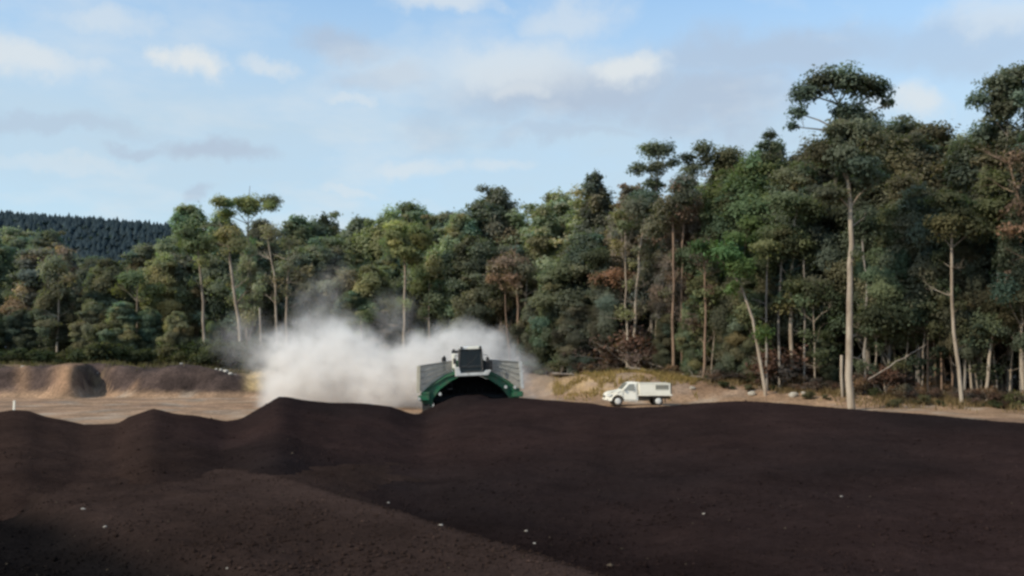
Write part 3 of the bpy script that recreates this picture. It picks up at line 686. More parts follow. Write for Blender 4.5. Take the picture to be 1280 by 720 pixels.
# ------------------------------------------------------------------ individually surveyed trees
def hero(name, label, Yd, path, r0, crown, tone, bark='bark_pale', dens=1.0, r1=0.35, twig=0, group=None, lsize=0.26):
    """path: trunk pixels from the foot up; crown: clumps (px, py, rx, ry)"""
    b0 = P(path[0][0], path[0][1], Yd); z0 = min(b0.z, gz(b0.x, Yd))
    root = empty(name, (b0.x, Yd, z0))
    rnd = random.Random(int(path[0][0] * 7 + path[0][1]))
    pts = [Vector((0, 0, -0.4))]
    for i, (px, py) in enumerate(path):
        p = P(px, py, Yd); pts.append(Vector((p.x - b0.x, rnd.gauss(0, .12) if i else 0, max(0.02, p.z - z0))))
    # resample with a slight natural wander
    fine = []
    for i in range(len(pts) - 1):
        n = max(1, int((pts[i + 1] - pts[i]).length / 1.3))
        for k in range(n):
            fine.append(pts[i].lerp(pts[i + 1], k / n) + Vector((rnd.gauss(0, .045), rnd.gauss(0, .045), 0)))
    fine.append(pts[-1]); K = len(fine) - 1
    mb = MB(); rad = [r0 * (1.25 if k == 0 else 1.0) * (1 - (1 - r1) * k / K) for k in range(K + 1)]
    mb.tube(fine, rad, 9)
    cs, rs, ct = [], [], []
    k_ = Yd / F
    for (px, py, rx, ry) in crown:
        p = P(px, py, Yd); c = Vector((p.x - b0.x, rnd.uniform(-.5, .5) * rx * k_, p.z - z0))
        RX, RZ = rx * k_, ry * k_
        nsub = max(1, int(RX * RZ * 1.6))
        for s in range(nsub):                                    # each mass is a bunch of small clumps
            a = rnd.uniform(0, 6.28); e = math.sqrt(rnd.random()) * 0.75
            q = rnd.uniform(.55, .9) if nsub > 1 else 1.0
            sc = c + Vector((math.cos(a) * e * RX, rnd.uniform(-.8, .8) * RX, math.sin(a) * e * RZ)) if nsub > 1 else c
            qs = min(q * max(RX, RZ), 1.25); cs.append(tuple(sc)); rs.append((qs * 1.1, qs * 1.1, qs * .85)); ct.append(int(800 * dens * qs * qs))
        # limb from the trunk
        lo = [q for q in fine[K // 3:] if q.z < c.z - 0.1] or [fine[K // 2]]
        s = min(lo[-max(1, len(lo) // 2):], key=lambda q: (q - c).length + rnd.random() * 1.5)
        br = max(.025, r0 * .19); m = (s + c) * .5 + Vector((rnd.gauss(0, .2), rnd.gauss(0, .2), (c.z - s.z) * .12))
        mb.tube([s, m, c], [br * 1.3, br, br * .4], 6, cap=False)
        for _ in range(2 + twig): twigs(mb, m.lerp(c, .5), (c - s).normalized() + Vector((rnd.gauss(0, .6), rnd.gauss(0, .6), rnd.gauss(.2, .4))), max(1.0, RX * .9), br * .5, 1, rnd)
    if crown:                                                    # leafy sprays and dead stubs down the trunk
        for _ in range(5):
            q = fine[rnd.randint(int(K * .5), max(int(K * .5) + 1, int(K * .92)))]; a = rnd.uniform(0, 6.28); e = rnd.uniform(.5, 1.4)
            c = q + Vector((math.cos(a) * e, math.sin(a) * e, rnd.uniform(.2, .8))); qs = rnd.uniform(.45, .85)
            cs.append(tuple(c)); rs.append((qs, qs, qs * 1.1)); ct.append(int(420 * dens * qs * qs)); mb.tube([q, c], [r0 * .14, .01], 5, cap=False)
        for _ in range(4):
            q = fine[rnd.randint(K // 5, int(K * .7))]; twigs(mb, q, (rnd.gauss(0, 1), rnd.gauss(0, 1), rnd.uniform(-.1, .8)), rnd.uniform(.5, 1.6), r0 * .2, 1, rnd)
    for _ in range(twig * 2):
        q = fine[rnd.randint(K // 2, K)]
        twigs(mb, q, (rnd.gauss(0, 1), rnd.gauss(0, .6), .5), 2.0, r0 * .25, 1, rnd)
    mb.build('trunk', M[bark], root)
    if cs:
        v, f, c = leaves(cs, rs, ct, lsize, int(path[0][0]) + 5)
        o = link('crown', npmesh('crown', v, f, False, c), M['leaf'], root); t = [c * (1 + .45 * float(sst(78, 104, Yd))) for c in TONE[tone]]; t = [c * 1.15 for c in t]; o.color = (*t, 1)  # farther crowns lightened, distance haze put into the colour
    return tag(root, label, 'tree', group)

hero('gum_tree', 'tallest pale trunked gum standing alone in front of the forest with an umbrella crown', 62.5,
     [(1062, 511), (1061, 470), (1062, 400), (1063, 330), (1063, 260), (1058, 200), (1052, 165), (1048, 130)], 0.28,
     [(1005, 118, 20, 18), (1025, 105, 24, 16), (1050, 102, 24, 14), (1075, 108, 22, 14), (1098, 112, 18, 15), (996, 142, 11, 12), (1108, 130, 8, 9), (1058, 145, 24, 10), (1052, 165, 26, 14), (1075, 155, 20, 14), (1040, 180, 30, 20), (1080, 185, 28, 22),
      (1060, 210, 34, 24), (1045, 240, 24, 18), (1082, 235, 22, 20), (990, 158, 7, 8)], 'haze', dens=1.15)
hero('gum_tree', 'pale forked gum trunk standing midway between the white ute and the tallest gum', 73,
     [(991, 487), (990, 440), (988, 390), (988, 348), (992, 310), (995, 270)], 0.20,
     [(1000, 300, 24, 20), (975, 290, 24, 20), (990, 265, 28, 20), (965, 320, 16, 14), (1012, 325, 14, 14)], 'mid', r1=.45, twig=1)
hero('gum_tree', 'gum with a pale trunk leaning left above a thin brown stake', 71,
     [(957, 488), (950, 450), (940, 400), (931, 366), (915, 340), (895, 318)], 0.15,
     [(905, 318, 20, 14), (925, 335, 18, 16), (885, 300, 20, 16)], 'green', r1=.5, twig=1)
hero('gum_tree', 'thin grey trunk rising straight just right of the left-leaning gum', 72.5,
     [(958, 480), (958, 420), (959, 360), (960, 320)], 0.11, [(960, 318, 20, 16), (950, 335, 14, 12)], 'mid', 'bark_grey', r1=.6)
hero('gum_tree', 'slim grey trunk just left of the pale forked gum', 73,
     [(973, 480), (973, 420), (976, 350), (978, 310)], 0.12, [(980, 300, 20, 16), (968, 315, 14, 12)], 'dark', 'bark_grey', r1=.6)
hero('gum_tree', 'faint thin trunk in the shade right of the pale forked gum', 72.5,
     [(1006, 480), (1006, 420), (1006, 360), (1005, 320)], 0.10, [(1006, 310, 20, 14)], 'dark', 'bark_grey', r1=.6)
hero('gum_tree', 'thin grey trunk in deep shade right of the tallest gum', 69,
     [(1082, 488), (1082, 420), (1082, 345), (1080, 300)], 0.11, [(1080, 290, 24, 18)], 'dark', 'bark_grey', r1=.6)
hero('tree_stump', 'short pale broken trunk close to the left of the tallest gum', 68,
     [(1053, 497), (1053, 470), (1052, 444)], 0.13, [], 'mid', 'bark_pale', r1=.85)
hero('gum_tree', 'whitest kinked gum trunk near the right end of the forest', 64,
     [(1203, 502), (1198, 460), (1193, 415), (1190, 370), (1191, 335), (1190, 260)], 0.15,
     [(1190, 260, 26, 22), (1170, 290, 24, 18), (1212, 285, 20, 18)], 'dark', r1=.5, twig=1)
hero('gum_tree', 'pale gum trunk leaning right at the right end of the forest', 65,
     [(1232, 497), (1238, 450), (1245, 390), (1249, 325), (1252, 260)], 0.13, [(1250, 262, 26, 22), (1262, 300, 20, 16), (1240, 230, 22, 16)], 'mid', r1=.55)
hero('gum_tree', 'slim pale trunk leaning left between the whitest gum and its neighbours', 67,
     [(1215, 492), (1211, 450), (1205, 400), (1200, 350)], 0.10, [(1198, 340, 18, 16)], 'dark', r1=.6)
hero('tree_stump', 'short pale dead stem standing between two leaning gums near the right end', 67,
     [(1226, 492), (1227, 460), (1227, 428)], 0.09, [], 'mid', r1=.6)
for k, (a, b, h, c_) in enumerate([(1160, 1159, 388, 'leftmost'), (1170, 1166, 378, 'second from the left'), (1178, 1172, 372, 'third from the left'), (1184, 1176, 400, 'fourth from the left'), (1190, 1186, 405, 'rightmost')]):
    hero('sapling', f'thin reddish stem, {c_} of five left of the whitest gum', 67.5 + (k % 2),
         [(a, 494), ((a + b) / 2, 450), (b, h), (b - 1, h - 45)], 0.075, [(b, h - 40, 15, 15)], 'dark', 'bark_brown', r1=.6, group='thin stems clumped left of the whitest gum')
hero('gum_tree', 'dark trunk cut by the right edge of the frame', 66, [(1278, 508), (1277, 450), (1277, 400), (1276, 335), (1276, 280)], 0.11, [(1276, 280, 24, 18)], 'dark', 'bark_grey', r1=.6)
hero('gum_tree', 'left of two tall brown trunks just right of the white ute', 81,
     [(842, 462), (841, 400), (842, 330), (842, 260)], 0.16, [(838, 262, 24, 18), (848, 240, 22, 16)], 'grey', 'bark_brown', dens=.5, r1=.5, twig=2)
hero('gum_tree', 'right of two tall brown trunks just right of the white ute', 81.4,
     [(852, 463), (852, 400), (852, 330), (856, 260)], 0.17, [(862, 262, 24, 18), (856, 240, 22, 16)], 'brown', 'bark_brown', dens=.35, r1=.5, twig=2)
hero('gum_tree', 'pale trunk bending right straight above the white ute cab', 84,
     [(791, 462), (792, 420), (796, 360), (799, 318), (806, 270)], 0.16, [(800, 268, 24, 16), (812, 285, 18, 14)], 'grey', dens=.6, r1=.5, twig=2)
hero('gum_tree', 'thin pale trunk left of the bending trunk above the white ute', 83.5,
     [(784, 458), (784, 400), (783, 340), (781, 290)], 0.12, [(780, 280, 20, 16)], 'pale', dens=.6, r1=.5, twig=1)
hero('gum_tree', 'brown trunk right of the white ute half hidden by leaves', 77,
     [(880, 476), (881, 430), (882, 370), (880, 320)], 0.14, [(880, 320, 18, 14)], 'brown', 'bark_brown', dens=.5, r1=.5, twig=2)
hero('gum_tree', 'dim shaded trunk between the green machine and the dry brush', 92,
     [(712, 466), (712, 420), (712, 380), (710, 340)], 0.17, [(710, 340, 24, 18)], 'dark', 'bark_grey', r1=.5)
hero('gum_tree', 'dim trunk in shade left of the brown brush behind the white ute', 89,
     [(753, 464), (753, 420), (754, 375), (754, 330)], 0.15, [(754, 330, 22, 18)], 'dark', 'bark_grey', r1=.5)
hero('gum_tree', 'pale reddish trunk rising right behind the machine among thin twigs', 97,
     [(648, 440), (648, 400), (646, 350), (644, 318)], 0.17, [(650, 330, 14, 12), (640, 345, 12, 10)], 'brown', 'bark_brown', dens=.4, r1=.5, twig=3)
hero('gum_tree', 'straight cream trunk rising out of the dust left of the machine cab', 101,
     [(505, 455), (505, 420), (506, 370), (506, 325), (504, 300)], 0.20, [(505, 290, 26, 14), (488, 300, 18, 14), (522, 302, 18, 14), (505, 312, 20, 10), (515, 325, 14, 8)], 'olive', dens=.8, r1=.5, twig=1)
hero('gum_tree', 'small pale trunk poking out of the dust midway between cream trunk and left dust edge', 100, [(452, 452), (452, 425), (452, 395)], 0.17, [(455, 398, 15, 10), (440, 405, 10, 8)], 'olive', dens=.7, r1=.6)
hero('gum_tree', 'pale trunk leaning left at left end of the dust cloud', 97,
     [(301, 430), (298, 400), (292, 360), (288, 325), (284, 295)], 0.25, [(284, 290, 22, 14), (270, 305, 14, 12), (300, 305, 16, 10)], 'pale', dens=.6, r1=.45, twig=2)
hero('gum_tree', 'left of two bare white trunks above the dust cloud', 96,
     [(346, 440), (346, 400), (345, 360), (340, 325), (335, 300)], 0.17, [(340, 290, 16, 9)], 'grey', dens=.4, r1=.4, twig=4)
hero('gum_tree', 'right of two bare white trunks above the dust cloud', 97,
     [(359, 440), (358, 400), (358, 355), (360, 325)], 0.18, [(362, 305, 14, 9)], 'grey', dens=.4, r1=.45, twig=4)
hero('gum_tree', 'pale grey trunk rising from bushes above the rubble heap', 97,
     [(256, 440), (254, 400), (252, 360), (249, 332), (247, 300)], 0.19, [(246, 298, 22, 14), (232, 310, 14, 12), (258, 310, 14, 12)], 'mid', r1=.45, dens=.8, twig=1)
hero('gum_tree', 'gum with flat open crown and a dead spike on top at the left skyline', 108,
     [(312, 440), (312, 380), (311, 320), (310, 280), (311, 250), (312, 232)], 0.24,
     [(287, 258, 16, 9), (303, 254, 16, 8), (325, 253, 18, 8), (338, 258, 10, 8), (282, 268, 10, 8), (312, 262, 12, 5)], 'olive', 'bark_grey', r1=.12, dens=1.1)
hero('tree_stump', 'thin broken grey stem standing in the thin dust at left', 95, [(326, 440), (325, 410), (324, 385)], 0.16, [], 'mid', 'dead', r1=.6)
hero('gum_tree', 'skyline gum with three separate leaf tiers left of the dark round one', 88,
     [(815, 460), (815, 380), (818, 300), (820, 250), (822, 205), (824, 190)], 0.22,
     [(815, 187, 16, 6), (830, 190, 14, 6), (797, 212, 12, 9), (820, 212, 14, 12), (842, 204, 9, 8), (818, 232, 18, 14), (805, 248, 16, 12)], 'haze', 'bark_grey', r1=.25)
hero('gum_tree', 'skyline gum with a dark round two part crown above the ute tray', 86,
     [(868, 460), (868, 380), (868, 300), (866, 250), (868, 210)], 0.20, [(878, 188, 14, 9), (884, 200, 8, 11), (858, 198, 10, 9), (866, 212, 14, 10), (860, 228, 12, 10)], 'haze', 'bark_grey', r1=.25)
hero('gum_tree', 'dark tall gum breaking the skyline at the top right corner', 68,
     [(1262, 505), (1262, 400), (1262, 300), (1258, 200), (1260, 140)], 0.26,
     [(1225, 125, 15, 14), (1245, 108, 20, 16), (1270, 95, 22, 15), (1290, 100, 20, 20), (1235, 140, 24, 14), (1265, 130, 26, 22), (1290, 140, 20, 20)], 'haze', 'bark_grey', r1=.25)
hero('gum_tree', 'small spiked gum top breaking the skyline left of the umbrella crown', 80, [(962, 480), (962, 380), (962, 280), (962, 190), (961, 165)], 0.18, [(962, 170, 10, 9), (955, 182, 9, 8), (968, 184, 9, 8), (962, 200, 14, 10)], 'blue', 'bark_grey', r1=.2)
hero('dead_tree', 'bare reddish brown dead tree at the right edge below the skyline', 62, [(1290, 515), (1290, 400), (1284, 300), (1274, 240), (1262, 205), (1250, 195)], 0.16,
     [(1268, 200, 18, 14), (1280, 260, 20, 16), (1262, 290, 16, 12), (1285, 215, 16, 12)], 'brown', 'bark_brown', dens=.30, r1=.3, twig=4)
hero('dead_tree', 'pale branched dead crown at the skyline left of the dark spire tree', 100, [(728, 462), (728, 380), (730, 300), (733, 262), (736, 245)], 0.20, [(725, 243, 16, 7), (740, 250, 10, 6)], 'pale', 'bark_pale', dens=.5, r1=.3, twig=4)

def bare(name, label, Yd, foot, top, r, tone='mid', bark='bark_pale', crown=True, twig=2, bend=0):
    (fx, fy), (tx, ty) = foot, top; k = Yd / F
    path = [(fx + (tx - fx) * t + bend * math.sin(t * 3.14), fy + (ty - fy) * t) for t in (0, .25, .5, .75, 1)]
    cr = [(tx, ty - 6, 1.9 / k, 1.3 / k), (tx - 1.6 / k, ty + 8, 1.3 / k, 1.0 / k), (tx + 1.5 / k, ty + 10, 1.3 / k, 1.0 / k)] if crown else []
    hero(name, label, Yd, path, r, cr, tone, bark, dens=.5, r1=.5, twig=twig)
for a in [('pale trunk with bare forks far left above the clay spur', 101, (70, 452), (74, 340), .16, 'grey'), ('slim pale trunk standing between the bushes above the left bank', 101, (176, 452), (172, 352), .13, 'mid'),
          ('thin pale trunk in front of dark leaves left of the cream trunk', 105, (424, 450), (421, 350), .14, 'grey'), ('pale trunk standing halfway between cream trunk and dark round tree', 106, (540, 450), (537, 350), .14, 'mid'),
          ('thin forked trunk just left of the reddish trunk behind the machine', 97, (637, 445), (633, 335), .11, 'brown'), ('thin pale trunk leaning right beside the reddish trunk', 97, (655, 445), (659, 345), .10, 'grey'),
          ('slim trunk with bare twigs left of the dim shaded trunk', 94, (742, 462), (745, 360), .10, 'grey'), ('slender brown trunk left of the thin pale trunk above the ute', 88, (772, 460), (770, 345), .10, 'brown'),
          ('pale leaning trunk directly above the middle of the ute tray', 86, (818, 462), (826, 330), .11, 'grey'), ('thin brown trunk between the bending trunk and the brown pair', 87, (829, 462), (832, 290), .10, 'brown'),
          ('thin brown trunk right of the tall brown pair', 84, (864, 466), (868, 300), .10, 'brown'), ('slim pale trunk with twigs left of the left-leaning gum', 79, (905, 476), (900, 345), .09, 'mid'),
          ('thin pale trunk leaning right under the fresh green crown', 79, (924, 478), (932, 300), .09, 'green'), ('slim grey trunk close left of the tallest gum stump', 74, (1034, 488), (1030, 340), .09, 'dark'),
          ('thin pale trunk in shade midway between tallest gum and stem clump', 73, (1120, 490), (1117, 330), .09, 'dark'), ('slender pale trunk right of the deep shade pocket', 72, (1143, 490), (1148, 345), .08, 'mid'),
          ('thin pale stem midway between tallest gum and red brown bush', 69, (1093, 492), (1090, 400), .06, 'dark'), ('thin pale stem right of the red brown bush', 69, (1131, 493), (1134, 380), .06, 'dark'),
          ('thin pale stem left of the tallest gum behind low scrub', 72, (1019, 486), (1016, 375), .07, 'mid'), ('slender pale stem left of the purple brown bush', 76, (944, 480), (948, 392), .06, 'mid'),
          ('slender pale stem right of the half hidden brown trunk', 78, (889, 475), (892, 372), .07, 'mid'), ('thin pale stem right of the right-leaning pale gum', 66, (1246, 499), (1242, 410), .06, 'dark'),
          ('thin pale stem leaning left beside the dead stub stem', 67, (1222, 494), (1217, 400), .055, 'dark'), ('slender pale stem left of the five reddish stems', 68, (1152, 494), (1156, 385), .06, 'dark'),
          ('slim pale trunk leaning right close to the right edge', 66, (1262, 502), (1268, 350), .08, 'dark')]:
    bare('gum_tree', a[0], a[1], a[2], a[3], a[4], a[5], 'bark_brown' if a[5] == 'brown' else 'bark_pale', bend=random.uniform(-3, 3))

# ------------------------------------------------------------------ hill and pine plantation far left
hx = np.arange(-900, 301, 12.0); hy = np.arange(230, 901, 12.0)
X, Y = np.meshgrid(hx, hy)
def hhill(x, y):
    crest = np.interp(640 + F * x / 460.0, [-1500, -300, 0, 215, 500, 900], [80, 72, 70, 63, 46, 18])
    return crest * sst(250, 460, y) - crest * 0.5 * sst(520, 900, y) + 2.5 * fbm(x * 0.012, y * 0.012, 5) - 2
Z = hhill(X, Y); ny, nx = X.shape; idx = np.arange(nx * ny).reshape(ny, nx)
quads = np.stack([idx[:-1, :-1], idx[:-1, 1:], idx[1:, 1:], idx[1:, :-1]], -1).reshape(-1, 4)
cc = np.zeros((nx * ny, 3)) + np.array([0.05, 0.07, 0.085])  # bluish distance haze painted into the hill colour
tag(link('hill', npmesh('hill', np.stack([X, Y, Z], -1).reshape(-1, 3), quads, True, cc), M['earth']), kind='structure')
r_ = np.random.default_rng(3)
tv, tf, tc_ = [], [], []
pts = []
for yy in np.arange(350, 475, 4.0):
    for xx in np.arange(-380, -110, 3.1):
        pts.append((xx + r_.normal() * .8, yy + r_.normal() * .8))
b = 0
for (xx, yy) in pts:
    z = float(hhill(np.array([xx]), np.array([yy]))[0]); h = 9 + r_.normal() * 0.7; rad = 3.0 + r_.normal() * .2; tone = 1 + .10 * r_.normal()
    for tier in range(3):
        z0 = z + h * (0.12 + 0.26 * tier); z1 = z + h * (0.55 + 0.225 * tier); rt = rad * (1 - .27 * tier); n = 6; o = r_.random() * 6.28
        ring = [(xx + math.cos(o + k * 6.283 / n) * rt * (1 + .25 * r_.normal()), yy + math.sin(o + k * 6.283 / n) * rt, z0 + .5 * r_.normal()) for k in range(n)]
        tv += ring + [(xx, yy, z1)]; tf += [(b + k, b + (k + 1) % n, b + n) for k in range(n)]; tc_ += [(tone,) * 3] * (n + 1); b += n + 1
o = link('pine_plantation', npmesh('pine_plantation', np.array(tv), np.array(tf), True, np.array(tc_).clip(.5, 1.6)), M['leaf'])
o.color = (0.054, 0.078, 0.090, 1); tag(o, 'dark blue green pine plantation covering the far hill', 'trees', kind='stuff')  # blue lift is distance haze painted into the pine colour

# ------------------------------------------------------------------ undergrowth along the forest edge
SH = {}
def shrub_mesh(var, kind):
    if (var, kind) in SH: return SH[(var, kind)]
    rnd = random.Random(var * 31 + len(kind)); mb = MB(); cs, rs, ct = [], [], []
    for k in range(9):
        a = rnd.uniform(0, 6.28); e = rnd.uniform(0, .9); c = Vector((math.cos(a) * e, math.sin(a) * e, rnd.uniform(.35, 1.15)))
        mb.tube([(0, 0, -.1), c * .5 + Vector((0, 0, .1)), c], [.03, .02, .008], 4, cap=False)
        q = rnd.uniform(.3, .55); cs.append(tuple(c)); rs.append((q, q, q * .8)); ct.append(int((1900 if kind == 'leafy' else 1000) * q * q))
        if kind == 'dry':
            for _ in range(3): twigs(mb, c * .6, (rnd.gauss(0, 1), rnd.gauss(0, 1), .7), .8, .014, 1, rnd)
    v, f, c = leaves(cs, rs, ct, 0.13, var + 3)
    cr = npmesh('foliage', v, f, False, c); cr.materials.append(M['leaf'])
    me = bpy.data.meshes.new('stem'); me.from_pydata(mb.v, [], mb.f); me.update(); me.materials.append(M['dead'] if kind == 'dry' else M['bark_brown'])
    SH[(var, kind)] = (me, cr); return SH[(var, kind)]
def put_shrub(px, py_or_none, Yd, size, kind, var, col, label, group=None):
    x = P(px, 470, Yd).x; z = gz(x, Yd)
    root = empty('shrub', (x, Yd, z), random.uniform(0, 6.28)); root.scale = (size * 1.25, size * 1.25, size)
    a, b = shrub_mesh(var, kind)
    s = bpy.data.objects.new('stem', a); COL.objects.link(s); s.parent = root
    c = bpy.data.objects.new('foliage', b); COL.objects.link(c); c.parent = root; c.color = (*col, 1)
    return tag(root, label, 'shrub', group)
BR = [(0.15, 0.10, 0.075), (0.19, 0.13, 0.085), (0.11, 0.075, 0.06)]
OL = [(0.085, 0.09, 0.045), (0.06, 0.07, 0.035), (0.12, 0.11, 0.06)]
spec = []
for px in range(690, 1330, 9):                       # dry bracken on the bank edge
    e = edge(px); spec.append((px + random.uniform(-4, 4), e + random.uniform(-3.0, 1.5), random.uniform(.5, 1.15), 'dry', random.randint(0, 3), random.choice(BR)))
for px in range(350, 690, 26): spec.append((px, edge(px) - random.uniform(2, 6), random.uniform(.8, 1.5), random.choice(['dry', 'leafy']), random.randint(0, 3), random.choice(BR + OL)))
for px in range(-60, 345, 22): spec.append((px, 99 + random.uniform(-6, -2), random.uniform(1.2, 2.2), 'leafy', random.randint(0, 3), random.choice(OL)))
for px in range(700, 1290, 30): spec.append((px + random.uniform(-9, 9), edge(px) - random.uniform(2.5, 6.0), random.uniform(.25, .5), 'leafy', random.randint(0, 3), random.choice(OL)))
for (px, Yd, s, kind, var, col) in spec:
    z = zone(px); k = 'dry brown shrub' if kind == 'dry' else 'low green shrub'
    put_shrub(px, None, Yd, s, kind, var, col, f'{k} at the forest edge {z}', f'{k}s at the forest edge {z}')
for i, (px, Yd, s, var, lab) in enumerate([(768, 88, 3.4, 0, 'tallest tangle of dry reddish brush left of the trunks above the white ute'), (795, 84, 2.6, 1, 'tall dry brush directly behind the white ute cab'), (738, 92, 2.6, 2, 'dry brush heap under dim trunks left of the white ute'),
                                    (700, 92, 1.5, 3, 'low dry brush right of the machine, in the thin dust'), (970, 74, 2.4, 1, 'purple brown dry bush between leaning gum and forked gum'), (1105, 69, 1.7, 2, 'dry red brown bush below the leaning dead pole'), (945, 78, 1.8, 0, 'dry bush left of the left-leaning gum')]):
    put_shrub(px, None, Yd, s, 'dry', var, (0.15, 0.095, 0.075), lab)
for px, Yd, s, var, lab in [(1272, 62, .8, 1, 'yellow green plant at the right end of the pale track'), (345, 84, .9, 2, 'pale green weed on top of the rubble heap')]:
    put_shrub(px, None, Yd, s, 'leafy', var, (0.20, 0.19, 0.08), lab)

# dry grass: nobody could count it
def grass(name, pxr, yfun, n, col, h, label):
    r_ = np.random.default_rng(len(name) + n)
    px = r_.uniform(*pxr, n); Yd = np.array([yfun(p) for p in px]) + r_.normal(size=n) * 1.5
    x = (px - 640) / F * Yd; keep = fbm(x * .6, Yd * .6, 4) > -0.05; x, Yd = x[keep], Yd[keep]; n = len(x); z = hground(x, Yd)
    a = r_.uniform(0, 6.28, n); L = h * r_.uniform(.4, 1.2, n); w = .03 + .03 * r_.random(n); lx, ly = r_.normal(size=n) * .4 * L, r_.normal(size=n) * .4 * L
    v = np.stack([np.stack([x - np.cos(a) * w, Yd - np.sin(a) * w, z - .03], -1), np.stack([x + np.cos(a) * w, Yd + np.sin(a) * w, z - .03], -1), np.stack([x + lx, Yd + ly, z + L], -1)], 1)
    t = r_.uniform(.6, 1.4, n)
    o = link(name, npmesh(name, v.reshape(-1, 3), np.arange(3 * n).reshape(-1, 3), False, np.repeat(np.stack([t] * 3, -1), 3, 0)), M['leaf']); o.color = (*col, 1)
    return tag(o, label, 'grass', kind='stuff')
grass('dry_grass', (690, 1320), lambda p: edge(p) - 2.2, 14000, (0.24, 0.17, 0.09), .5, 'straw coloured dry grass and litter along the right forest edge')
grass('dry_grass', (690, 870), lambda p: np.interp(p, [690, 870], [78, 76]) + random.uniform(-2.5, 2.5), 5000, (0.34, 0.24, 0.10), .4, 'yellow dry grass on the bank around the white ute')
grass('dry_grass', (-60, 350), lambda p: 86 + random.uniform(-2, 5), 6000, (0.15, 0.12, 0.07), .5, 'dull dry grass on top of the left earth bank')

# fallen timber and sticks
def log(name, label, pts, r, bark, cat='log', branches=0, group=None):
    q = [P(*p) for p in pts]; b0 = q[0].copy(); root = empty(name, b0); rnd = random.Random(int(pts[0][0]))
    f = []
    for i in range(len(q) - 1):
        for k in range(4): f.append(q[i].lerp(q[i + 1], k / 4) - b0 + Vector((0, 0, rnd.gauss(0, .03))))
    f.append(q[-1] - b0); K = len(f) - 1
    mb = MB(); mb.tube(f, [r * (1 - .55 * k / K) for k in range(K + 1)], 8)
    for _ in range(branches): twigs(mb, f[rnd.randint(K // 3, K)], (rnd.gauss(0, 1), rnd.gauss(0, .5), rnd.uniform(0, 1)), 1.2, r * .35, 1, rnd)
    mb.build('trunk', M[bark], root); return tag(root, label, cat, group)
log('fallen_log', 'pale fallen log sloping down to the right behind the white ute cab', [(802, 451, 83), (833, 461, 82)], .13, 'bark_pale', branches=3)
log('fallen_log', 'pale curved fallen branch lying on the bank above the white ute', [(786, 460, 80), (800, 461, 80), (813, 465, 80)], .10, 'bark_pale', branches=2)
log('fallen_log', 'grey fallen log lying level between machine and white ute', [(690, 467, 86), (722, 469, 86)], .14, 'dead', branches=2)
log('fallen_log', 'small grey branch on the bank right of the white ute tray', [(852, 468, 78), (880, 472, 77)], .08, 'dead', branches=4)
log('dead_pole', 'thin grey dead pole leaning up to the right in dark shade', [(1085, 474, 66.5), (1120, 453, 66.5), (1157, 431, 66.5)], .05, 'dead', 'pole')
log('dead_pole', 'short pale pole leaning at the right edge of the frame', [(1264, 423, 64), (1280, 396, 64)], .05, 'bark_pale', 'pole')
log('stake', 'thin brown stake standing at the foot of the left-leaning gum', [(957.5, 505, 66), (957, 481, 66)], .045, 'bark_brown', 'stake')

# rocks and rubble
def rock(name, label, px, Yd, size, m, group=None, cat='rock', sq=.65, sink=.25):
    x = P(px, 480, Yd).x; z = gz(x, Yd); bm = bmesh.new(); bmesh.ops.create_icosphere(bm, subdivisions=2, radius=size)
    rnd = random.Random(int(px * 3)); a = [Vector((rnd.gauss(0, 1), rnd.gauss(0, 1), rnd.gauss(0, 1))).normalized() for _ in range(7)]
    for v in bm.verts:
        for d in a:
            k = v.co.dot(d) - size * .68
            if k > 0: v.co -= d * k * .9
        v.co.z *= sq
    me = bpy.data.meshes.new(name); bm.to_mesh(me); bm.free()
    o = link(name, me, m); o.location = (x, Yd, z + size * sq * (1 - 2 * sink) * .6); o.rotation_euler = (0, 0, rnd.uniform(0, 6)); return tag(o, label, cat, group)
for px, Yd, s, lab in [(992, 69.5, .42, 'largest grey boulder on the track below the forked gum'), (1005, 70, .3, 'small boulder right of the largest grey one below the forked gum'), (940, 72, .38, 'pale flat rock left of the leaning gum'), (1010, 68.5, .25, 'little rock in front of the boulders below the forked gum'),
                       (865, 73.5, .3, 'pale rock on the bank right of the ute tray'), (1282, 60.5, .4, 'pale rock at the right end of the track')]:
    rock('rock', lab, px, Yd, s, M['rock'])
for px, Yd, s, lab in [(281, 81.5, .55, 'largest white rubble chunk on the heap left of the dust'), (288, 80.4, .4, 'white rubble chunk right of the largest one'), (276, 80.6, .35, 'white rubble chunk left of the largest one'), (293, 82, .35, 'rubble chunk at the right end of the pale pile'), (270, 82.5, .28, 'small pale chunk at the left end of the rubble'),
                       (226, 81.5, .22, 'lone white chunk on top of the left bank'), (250, 83.5, .3, 'pale stone at the foot of the bushes above the bank'), (122, 83, .2, 'little pale stone on the bank above the dark hollow'), (28, 81.3, .35, 'pale stone on the bank top at far left')]:
    rock('rubble_chunk', lab, px, Yd, s * .7, M['rubble'], cat='rubble')

# white marker post
p0 = P(17.5, 511, 61.0); pr = empty('marker_post', (p0.x, 61.0, gz(p0.x, 61.0)))
mb = MB(); mb.box((0, 0, .27), (.14, .08, .74)); mb.box((0, 0, .66), (.17, .1, .05)); mb.build('post', M['white'], pr, .012)
tag(pr, 'short white marker post on the sand at far left behind the compost', 'post')

